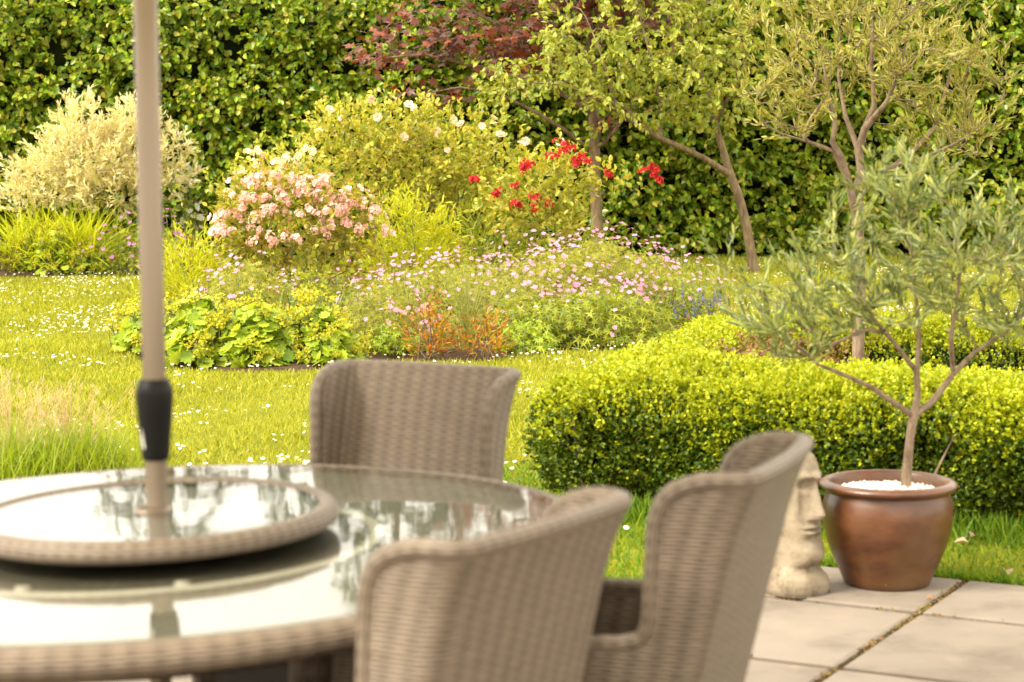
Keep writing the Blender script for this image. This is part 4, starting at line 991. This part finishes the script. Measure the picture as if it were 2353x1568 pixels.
# pink cranesbill
mass_p = (t_flower(5, .42, .22), .0165, [PINKF, EYE])
mound('cranesbill', 'tallest mound of pink cranesbill at the right of the bed, in front of the trunks', 'plant', gx(1345, 15.8), 15.8, .72, 1.15, .56, PALM_CUT, .044, 8200, GERL, (620, M_disc_pink, .10, .4, 100, mass_p), 'cranesbill plants', .5, 70, .32, .5, 120)
mound('cranesbill', 'pale hazy cranesbill spreading in the middle of the bed above the orange shrubs', 'plant', gx(1040, 14.7), 14.7, .80, .95, .50, PALM_CUT, .042, 7600, GERL, (380, M_disc_pink, .10, .4, 100, mass_p), 'cranesbill plants', .5, 77, .32, .5, 120)
mound('cranesbill', 'pink cranesbill clump between the pink rose and the front edge', 'plant', gx(560, 14.2), 14.2, .48, .55, .52, PALM_CUT, .058, 2300, GERL, (130, M_disc_pink, .08, .3, 100, mass_p), 'cranesbill plants', .5, 71, .28, .5, 60)
mound('cranesbill', 'pale pink cranesbill beside the orange shrub', 'plant', gx(880, 13.55), 13.55, .34, .55, .44, PALM_CUT, .05, 1900, GERL, (100, M_disc_pink, .07, .2, 100, mass_p), 'cranesbill plants', .5, 72, .28, .5, 50)
mound('cranesbill', 'loose pink cranesbill at the right tip of the bed', 'plant', gx(1560, 15.5), 15.5, .36, .7, .40, PALM_CUT, .045, 1600, GERL2, (70, M_disc_pink, .09, .2, 70, mass_p), 'cranesbill plants', .4, 73, .3, .5, 50)
mound('cranesbill', 'green leafed cranesbill with few flowers behind the box hedge corner', 'plant', gx(1330, 13.85), 13.85, .66, .42, .30, PALM_CUT, .075, 2300, GERL2, (14, M_disc_pink, .06, .2, 14, mass_p), 'cranesbill plants', .55, 74, .3, .55, 40)
mound('cranesbill', 'green cranesbill foliage at the foot of the pink rose bush', 'plant', gx(730, 14.7), 14.7, .5, .5, .40, PALM_CUT, .055, 2200, GERL2, (40, M_disc_pink, .08, .2, 40, mass_p), 'cranesbill plants', .5, 78, .3, .5, 40)
mound('cranesbill', 'purple cranesbill below the cream variegated shrub', 'plant', gx(330, 20.9), 20.9, .58, .35, .46, PALM_CUT, .055, 1500, GERL2, (70, M_disc_purple, .14, .1, 70, mass_p), 'cranesbill plants', .5, 75, .3, .5, 50)
mound('cranesbill', 'low green cranesbill under the far side of the pink rose', 'plant', gx(1010, 17.2), 17.2, .8, .7, .55, PALM_CUT, .06, 2200, GERL2, (60, M_disc_pink, .08, .1, 60, mass_p), 'cranesbill plants', .5, 76, .3, .5, 50)
# bright yellow green perennials
mound('goldenrod', 'bright yellow green leafy clump between the pink rose and red rose', 'plant', gx(950, 16.6), 16.6, .40, .4, .88, NARROW, .09, 420, GOLDL, None, 'yellow green leafy clumps', .3, 80, .2, .5, 60, 8)
mound('goldenrod', 'bright yellow green leafy clump between the pole and pink rose', 'plant', gx(440, 16.3), 16.3, .34, .6, .55, NARROW, .075, 420, GOLDL, None, 'yellow green leafy clumps', .3, 81, .25, .5, 60, 7)
mound('goldenrod', 'green upright perennial below the red rose', 'plant', gx(1120, 17.6), 17.6, .45, .4, .70, NARROW, .10, 330, GERL2, None, 'yellow green leafy clumps', .3, 82, .3, .5, 60, 7)
mound('goldenrod', 'green upright perennial at the foot of the straight maple trunk', 'plant', gx(1310, 18.4), 18.4, .36, .35, .62, NARROW, .09, 240, GERL2, None, 'yellow green leafy clumps', .3, 83, .3, .5, 40, 7)
# pink rose
Y = 15.6
bl = [B(680, 525, 190, 115, Y, .50), B(640, 450, 105, 60, Y, .35), B(790, 510, 85, 75, Y, .3), B(560, 520, 75, 50, Y, .3), B(720, 435, 50, 45, Y, .25), B(700, 610, 145, 60, Y, .4)]
fq, fm = front_points(bl[:5], 190, 90, .95, zb=-.2); 
bush('rose_bush', 'rounded rose bush covered in small pink flower clusters', 'rose bush', 690, Y, bl, 620, OVATE, .05, 7, ROSEL, (fq, fm, M_cl_pink, 100, (t_flower(5, .48, .35, 4, 0), .034, [ROSEP])), 'rose bushes', seed=90, nst=70, L=(.06, .13))
# cream rose behind it
Y = 17.4
bl = [B(600, 400, 60, 50, Y, .3), B(680, 390, 70, 60, Y, .3), B(560, 460, 50, 60, Y, .3), B(640, 470, 100, 70, Y, .3)]
fp = np.array([at(x_, y_, Y - .25) for x_, y_ in ((555, 395), (572, 350), (590, 372), (660, 365), (690, 358), (640, 372), (705, 342), (530, 445), (675, 372), (600, 345), (720, 350), (520, 440), (650, 380))])
ex = np.array([at(x_, y_, Y) for x_, y_ in ((485, 425), (500, 435), (590, 335), (575, 345), (510, 470))])
bush('rose_bush', 'sprawling rose with cream flowers rising behind the pink one', 'rose bush', 620, Y, bl, 180, OVATE, .05, 6, ROSEL2, (fp, nrm(rng.normal(0, .4, fp.shape) + [0, -.6, .6]), M_cl_cream, 40, None), 'rose bushes', seed=91, nst=30, extra=ex)
# big white rose
Y = 18.3
bl = [B(820, 330, 110, 80, Y, .5), B(920, 290, 100, 60, Y, .45), B(1050, 350, 130, 80, Y, .5), B(920, 400, 180, 100, Y, .6), B(1130, 390, 70, 60, Y, .4), B(1000, 480, 140, 80, Y, .5), B(760, 300, 60, 50, Y, .3)]
fp = np.array([at(x_, y_, Y - .35 + rng.uniform(-.1, .1)) for x_, y_ in ((855, 226), (908, 226), (942, 240), (955, 248), (1008, 300), (1045, 275), (1062, 285), (1110, 290), (1137, 272), (1138, 285), (1168, 408), (1290, 328), (1200, 330), (930, 315), (1005, 315), (870, 268), (760, 250), (735, 300), (786, 270), (1210, 325), (1030, 345), (1152, 310))])
ex = np.array([at(x_, y_, Y) for x_, y_ in ((1160, 275), (1135, 290), (1190, 320), (735, 250), (1110, 275))])
bush('rose_bush', 'tallest rose bush, pale green leaves with a few white flowers on top', 'rose bush', 950, Y, bl, 1150, OVATE, .052, 7, ROSEL2, (fp, nrm(rng.normal(0, .4, fp.shape) + [0, -.6, .6]), M_rose_w, 40, None), 'rose bushes', seed=92, nst=130, rag=.3, rs=.008, hollow=.3, extra=ex)
# red rose
Y = 17.0
bl = [B(1275, 435, 85, 65, Y, .4), B(1200, 470, 95, 55, Y, .35), B(1315, 385, 40, 32, Y, .25), B(1240, 410, 70, 40, Y, .3), B(1150, 450, 50, 40, Y, .25), B(1240, 515, 95, 40, Y, .35)]
fp = np.array([at(x_, y_, Y - .3 + rng.uniform(-.12, .12)) for x_, y_ in ((1094, 413), (1130, 463), (1150, 440), (1140, 452), (1208, 382), (1218, 376), (1212, 388), (1268, 362), (1283, 325), (1306, 345), (1292, 352), (1318, 342), (1330, 375), (1352, 370), (1340, 362), (1396, 398), (1402, 402), (1480, 395), (1498, 388), (1510, 402), (1518, 415), (1505, 392), (1186, 428), (1230, 455), (1185, 470), (1262, 470), (1230, 478), (1320, 370), (1300, 335))])
ex = np.array([at(x_, y_, Y - .25) for x_, y_ in ((1480, 400), (1440, 430), (1455, 440), (1420, 415), (1410, 450), (1100, 425), (1290, 340), (1470, 455), (1395, 420))])
bush('rose_bush', 'red flowered rose bush with one long arching stem by the maple trunk', 'rose bush', 1270, Y, bl, 300, OVATE, .06, 7, ROSEL2, (fp, nrm(rng.normal(0, .4, fp.shape) + [0, -.6, .6]), M_cl_red, 60, None), 'rose bushes', seed=93, nst=60, extra=ex, stem_mat=STEM_GREEN)
# variegated shrub
Y = 21.5
bl = [B(220, 360, 150, 75, Y, .5), B(120, 420, 110, 45, Y, .4), B(60, 455, 70, 30, Y, .3), B(300, 350, 90, 90, Y, .4), B(180, 290, 60, 50, Y, .3), B(310, 280, 40, 45, Y, .25), B(380, 400, 70, 35, Y, .3), B(270, 440, 130, 40, Y, .4), B(90, 380, 60, 30, Y, .3), B(400, 330, 40, 30, Y, .25), B(200, 245, 22, 22, Y, .15)]
ex = np.array([at(x_, y_, Y) for x_, y_ in ((160, 245), (205, 240), (305, 235), (455, 400), (440, 345), (30, 380), (10, 455), (395, 300), (330, 250))])
bush('variegated_shrub', 'cream and pale green variegated shrub spreading in front of the hedge', 'shrub', 275, Y, bl, 1050, WIDE_NARROW, .075, 9, VARI, None, None, BARK_BROWN, 94, 130, .25, .25, .7, .008, .7, 0, (.08, .17), ex)
# silver leaf beside it
mound('silver_plant', 'small silvery white leafed plant behind the variegated shrub', 'plant', gx(440, 21.9), 21.9, .16, .15, 1.25, OVATE, .10, 60, SILVER, None, None, .8, 95, .2)

# sword leaved clump, iris, feather grass
def blades(acc, base, n, L, w_, spread, bend, tm=None, mat=0, elev=(35, 88)):
    th = rng.random(n) * 6.283; el = np.radians(rng.uniform(*elev, n)); d = np.stack([np.cos(th) * np.cos(el), np.sin(th) * np.cos(el), np.sin(el)], 1)
    P = base + np.stack([rng.normal(0, spread, n), rng.normal(0, spread, n), 0 * th], 1)
    s = L * rng.uniform(.6, 1.1, n)
    side_ = nrm(np.cross(d, [0, 0, 1.0]) + rng.normal(0, .3, (n, 3))); nn = np.cross(side_, d); nn = nn * np.sign(nn[:, 2:3] + 1e-6)
    t = np.linspace(0, 1, 6); wd = np.array([.8, 1, 1, .85, .55, .04]) * w_ / 2
    for b_ in range(3):
        sel = np.arange(n) % 3 == b_; bb = bend * (.5 + .5 * b_)
        tv = np.array([[q * wd[i] / L, t[i] * (1 - .25 * bb * t[i]), -bb * t[i] ** 2.2] for i in range(6) for q in (-1, 1)])
        put(acc, (tv, [[2 * i, 2 * i + 1, 2 * i + 3, 2 * i + 2] for i in range(5)]), P[sel], d[sel], nn[sel], s[sel], None, mat)
b_ = np.array([gx(130, 21.2), 21.2, .0]); e = empty('montbretia', b_, 'arching sword leaved clump under the cream variegated shrub', 'plant'); acc = Acc()
blades(acc, b_ + [-.22, 0, 0], 420, .84, .020, .12, .40); blades(acc, b_ + [.22, 0, 0], 420, .84, .020, .12, .40); acc.build('foliage', SWORD, e, origin=b_)
b_ = np.array([gx(648, 13.75), 13.75, .0]); e = empty('iris', b_, 'dark green upright iris leaves among the pink cranesbill', 'plant'); acc = Acc()
blades(acc, b_, 38, .46, .030, .11, .12, elev=(62, 89)); acc.build('foliage', IRISL, e, origin=b_)
FGRASS = mat_l('feather_grass_leaf', (.18, .27, .015), (.28, .36, .02), (.23, .32, .015), (.36, .37, .05), trans=.4)
PLUME = mat_l('feather_plume', (.50, .37, .24), (.58, .46, .31), (.54, .40, .26), trans=.45)
for i, (xp, Y, hh, lab) in enumerate(((15, 8.35, .84, 'feathery grass clump with pinkish plumes at the left edge behind the table'), (150, 8.5, .76, 'feathery grass clump with pinkish plumes nearer the parasol pole'))):
    b_ = np.array([gx(xp, Y), Y, 0]); e = empty('feather_grass', b_, lab, 'grass', 'feather grass clumps'); acc = Acc()
    blades(acc, b_, 1100, .34 * hh, .0045, .13, .25, elev=(48, 89)); acc.build('foliage', FGRASS, e, origin=b_)
    acc = Acc()
    for q in range(34):
        a_ = rng.random() * 6.283; le = rng.uniform(.02, .30); top = b_ + [math.cos(a_) * le, math.sin(a_) * le * .7, rng.uniform(.36, .54) * hh]
        tube(acc, [b_ + [math.cos(a_) * .05, math.sin(a_) * .05, 0], (b_ + top) / 2 + [0, 0, .03], top], [.0012, .001, .0008], 3, 0, False)
        n = 18; t = rng.random(n); Pq = top + np.stack([rng.normal(0, .006, n), rng.normal(0, .006, n), -.16 * t], 1); dq = nrm(np.stack([rng.normal(0, .5, n), rng.normal(0, .5, n), .8 + 0 * t], 1))
        put(acc, t_blade(.05, .1), Pq, dq, rnd_dirs(n), .035 * rng.uniform(.5, 1.1, n))
    acc.build('plume', PLUME, e, origin=b_)
# orange shrubs
for i, (xp, Y, rx, h, n, lab) in enumerate(((985, 13.0, .13, .27, 95, 'small orange leaved shrub at the bed edge, taller and left of its twin'), (1110, 12.95, .15, .24, 85, 'small orange red leaved shrub at the bed edge, lower and right of its twin'))):
    mound('spirea', lab, 'shrub', gx(xp, Y), Y, rx, .16, h, WIDE_NARROW, .046, n, ORANGE, None, 'orange leaved shrubs', .35, 100 + i, .35, .4, 14, 5, STEM_BROWN)
# fan of thin stems
b_ = np.array([gx(1075, 13.3), 13.3, 0]); e = empty('broom', b_, 'fan of thin green twigs rising behind the orange shrubs', 'shrub'); acc = Acc(); a2 = Acc()
for q in range(60):
    an = rng.normal(0, .42); ln = rng.uniform(.30, .72) * (1 if abs(an) < .5 else .8); t = b_ + [math.sin(an) * ln, rng.normal(0, .08), math.cos(an) * ln]; mid = b_ + (t - b_) * .5 + [-.1 * math.sin(an) * ln, 0, .02]
    tube(acc, [b_ + [rng.normal(0, .03), rng.normal(0, .03), 0], mid, t], [.003, .0025, .0012], 4, 0, False)
    m_ = 7; tt = rng.uniform(.45, 1, m_)[:, None]; put(a2, NARROW, mid + (t - mid) * (tt * 2 - 1).clip(0, 1), nrm(rng.normal(0, .6, (m_, 3)) + [0, 0, .6]), rnd_dirs(m_), .03)
acc.build('stem', plain_mat('twig_yellow_green', (.26, .27, .05), .6, scale=8), e, True, b_); a2.build('foliage', GERL, e, origin=b_)
# blue speedwell spikes
for i, (xp, Y, hh, lab) in enumerate(((1600, 14.9, .27, 'short blue speedwell spikes at the right tip of the bed'), (1632, 14.7, .33, 'dark blue flower spikes just above the box hedge'))):
    b_ = np.array([gx(xp, Y), Y, 0]); e = empty('speedwell', b_, lab, 'plant', 'blue speedwell plants'); acc = Acc(); a2 = Acc()
    for q in range(12):
        t = b_ + [rng.normal(0, .06), rng.normal(0, .06), rng.uniform(.6, 1.1) * hh]; tube(acc, [b_, (b_ + t) / 2, t - [0, 0, .02]], .002, 4, 0, False)
        n = 34; tt = rng.random(n); th = rng.random(n) * 6.283; dq = np.stack([np.cos(th), np.sin(th), .5 + 0 * th], 1); put(a2, OVATE, t - np.stack([0 * tt, 0 * tt, .13 * tt], 1), dq, np.tile([0, 0, 1.], (n, 1)), .012 + .010 * tt)
    nL = 50; put(acc, NARROW, b_ + np.stack([rng.normal(0, .05, nL), rng.normal(0, .05, nL), rng.uniform(0, .2, nL)], 1), rnd_dirs(nL) + [0, 0, .5], rnd_dirs(nL), .07)
    acc.build('stem', GERL2, e, origin=b_); a2.build('flower', BLUEF, e, origin=b_)
# tall thin seed stems and a brown tuft
b_ = np.array([gx(1000, 14.6), 14.6, 0]); e = empty('seed_stems', b_, 'few thin reddish seed stems standing above the pink cranesbill', 'plant'); acc = Acc()
for xp, yt in ((930, 560), (1000, 590), (860, 470), (880, 540), (1060, 520)):
    t = at(xp, yt + 30, 14.6); r0 = np.array([t[0] + .03, 14.6, 0]); tube(acc, [r0, (r0 + t) / 2 + [.02, 0, 0], t], [.0025, .002, .0015], 5, 0, False)
    n = 16; tt = rng.random(n); put(acc, OVATE, t - np.stack([0 * tt, 0 * tt, .16 * tt], 1), rnd_dirs(n) + [0, 0, .6], rnd_dirs(n), .012)
acc.build('stem', plain_mat('red_stem', (.24, .12, .06), .7, scale=8), e, origin=b_)
b_ = np.array([gx(15, 21.0), 21.0, 0]); e = empty('dry_stems', b_, 'thin brown upright stems at the left end of the far bed', 'plant'); acc = Acc(); blades(acc, b_, 60, .42, .010, .12, .15, elev=(70, 89)); acc.build('stem', STEM_BROWN, e, origin=b_)

# ------------------------------------------------------------------ grass, daisies, fallen leaves
GRASS = leaf_mat('grass_blade', [(.16, .205, .014), (.25, .285, .020), (.35, .36, .030), (.45, .43, .055), (.29, .315, .022)], .42, .5, .25, .32, .8, 1.3)
def lawn_pts(n, y0, y1, half=.275, pad=.7, pw=1.0):
    y = y0 + (y1 - y0) * rng.random(n) ** pw; x = rng.uniform(-1, 1, n) * (half * y + pad)
    ok = ~on_patio(x, y, -.01)
    for poly in (BED1, BED2, HOLE): ok &= ~in_poly(x, y, [(a_ * 1.0, b_) for a_, b_ in poly])
    rp = np.array(RINGP); ok &= ~in_poly(x, y, [tuple(q) for q in rp])
    return x[ok], y[ok]
GRASS_SHADE = leaf_mat('grass_blade_shaded', [(.06, .14, .010), (.11, .21, .012), (.17, .28, .016), (.26, .32, .03)], .42, .5, .25, .3, .9, 1.3)  # shade near the pot and box hedge, put into a deeper blade green
acc = Acc()
GB = (np.array([[-.09, 0, 0], [.09, 0, 0], [.05, .6, -.08], [0, 1, -.26], [-.05, .6, -.08]]), [[0, 1, 2, 4], [4, 2, 3]])
for (n, y0, y1, L, wd) in ((36000, 6.2, 8.3, .038, .85), (80000, 8.0, 12.5, .036, 1.1), (95000, 12.0, 17.5, .040, 1.4), (75000, 17.0, 23.6, .046, 1.6)):
    x, y = lawn_pts(n, y0, y1); N = len(x)
    ht = L * (.55 + .9 * vnoise(np.stack([x, y, 0 * x], 1), 1.7, 21)) * rng.uniform(.6, 1.25, N)
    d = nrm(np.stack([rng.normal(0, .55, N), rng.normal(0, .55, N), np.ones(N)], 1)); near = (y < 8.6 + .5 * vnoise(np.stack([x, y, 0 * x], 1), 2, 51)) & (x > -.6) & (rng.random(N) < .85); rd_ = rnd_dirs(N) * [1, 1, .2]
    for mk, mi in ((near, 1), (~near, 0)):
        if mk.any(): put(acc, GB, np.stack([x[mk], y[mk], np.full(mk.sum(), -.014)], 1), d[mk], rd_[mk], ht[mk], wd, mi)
# longer tufts along the hedge foot and patio edge
n = 7000; u = rng.uniform(-.2, 3, n); w_ = -np.abs(rng.normal(0, .10, n)) + .05; q = RO + u[:, None] * RU + w_[:, None] * RW
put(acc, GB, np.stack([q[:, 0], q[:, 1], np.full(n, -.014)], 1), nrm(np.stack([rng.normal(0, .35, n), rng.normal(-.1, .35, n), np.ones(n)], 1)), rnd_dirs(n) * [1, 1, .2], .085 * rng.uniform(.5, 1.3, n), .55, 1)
u = np.concatenate([rng.uniform(-.6, 2.2, 3600), rng.uniform(-3.5, -.55, 2500)]); w_ = np.where(np.arange(len(u)) < 3600, .535, .03) + np.abs(rng.normal(0, .02, len(u))) - .008
q = PO + u[:, None] * PU + w_[:, None] * PW; n = len(q)
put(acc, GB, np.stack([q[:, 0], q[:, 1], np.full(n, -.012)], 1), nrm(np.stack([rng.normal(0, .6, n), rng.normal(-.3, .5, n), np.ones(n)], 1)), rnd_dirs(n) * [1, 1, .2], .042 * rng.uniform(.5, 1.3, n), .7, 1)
tag(acc.build('grass', [GRASS, GRASS_SHADE]), 'short mown grass covering the lawn', 'grass', kind='stuff')

DAISYP = petal_mat('daisy_petal', [(.84, .80, .74), (.88, .85, .80)], .25)
def daisy_tmpl():
    V = [[0, 0, 0]]; F = []; n = 11
    for i in range(2 * n):
        a_ = math.pi * i / n; r_ = 1.0 if i % 2 == 0 else .72; V.append([r_ * math.cos(a_), r_ * math.sin(a_), .12 * r_])
    F = [[0, 1 + i, 1 + (i + 1) % (2 * n)] for i in range(2 * n)]; M = [0] * len(F)
    b = len(V); V += [[.32 * math.cos(i), .32 * math.sin(i), .22] for i in np.linspace(0, 6.283, 9)[:-1]]; F.append(list(range(b, b + 8))); M.append(1)
    b = len(V); V += [[-.04, 0, 0], [.04, 0, 0], [.04, 0, -3.0], [-.04, 0, -3.0]]; F.append([b, b + 1, b + 2, b + 3]); M.append(2)
    return np.array(V, float), F, M
DT = daisy_tmpl(); x, y = lawn_pts(21000, 7.0, 23.0, .26, .4, .8)
dens = vnoise(np.stack([x, y, 0 * x], 1), .9, 31) * .6 + vnoise(np.stack([x, y, 0 * x], 1), 3.1, 32) * .55
keep = (dens > .55 + .30 * rng.random(len(x))) & ~((x > .1) & (y < 8.2) & (rng.random(len(x)) < .85)); x, y = x[keep][:4200], y[keep][:4200]; n = len(x)
P = np.stack([x, y, .030 + .018 * rng.random(n)], 1); F_ = nrm(rng.normal(0, .22, (n, 3)) + [0, -.25, 1]); sz = .0098 * rng.uniform(.75, 1.25, n)
order = np.argsort(y); acc = Acc(); put(acc, DT, np.zeros((1, 3)), np.array([[0, 1., 0]]), np.array([[0, 0, 1.]]), 1.0); o = acc.build('daisy', [DAISYP, EYE, STEM_GREEN]); dm = o.data; bpy.data.objects.remove(o)
for i in order[:290]:
    o = bpy.data.objects.new('daisy', dm); C.objects.link(o); o.location = P[i]; o.rotation_euler = Vector(F_[i]).to_track_quat('Z', 'Y').to_euler(); o.scale = (sz[i],) * 3
    tag(o, 'small white daisy open in the short grass of the lawn', 'daisy', 'white daisies in the lawn')
rest = order[290:]; acc = Acc(); put(acc, DT, P[rest], np.cross(F_[rest], rnd_dirs(len(rest))), F_[rest], sz[rest] * .92)
tag(acc.build('daisies', [DAISYP, EYE, STEM_GREEN]), 'white daisies scattered over the farther lawn', 'daisies', kind='stuff')

DRY = leaf_mat('dry_leaf', [(.34, .24, .14), (.42, .31, .20), (.30, .18, .09)], .1, .7, .2)
DRYO = leaf_mat('dry_leaf_orange', [(.42, .13, .03), (.48, .18, .05)], .1, .7, .2)
for xp, yp, zz, s_, mm, lab in ((2228, 1262, .02, .055, DRY, 'dry beige leaf lying in the grass nearest the box hedge'), (2222, 1275, .02, .05, DRY, 'pale curled leaf lying in the grass beside the pot'), (2310, 1335, .01, .05, DRY, 'brown dry leaf on the edge of the paving at the right'),
                               (1738, 1378, .006, .03, DRYO, 'small orange leaf on the patio beside the stone head'), (2140, 1398, .006, .02, DRYO, 'tiny orange leaf in the paving joint crossing')):
    d_ = CAM_H * FPX / (yp - 300); acc = Acc(); a_ = rng.random() * 6; put(acc, t_ovate(.34, .22, .2), np.zeros((1, 3)), np.array([[math.cos(a_), math.sin(a_), .1]]), np.array([[.1, -.2, 1.]]), s_)
    o = acc.build('fallen_leaf', mm); p_ = at(xp, yp, d_); o.location = (p_[0], p_[1], zz); tag(o, lab, 'leaf', 'fallen leaves')
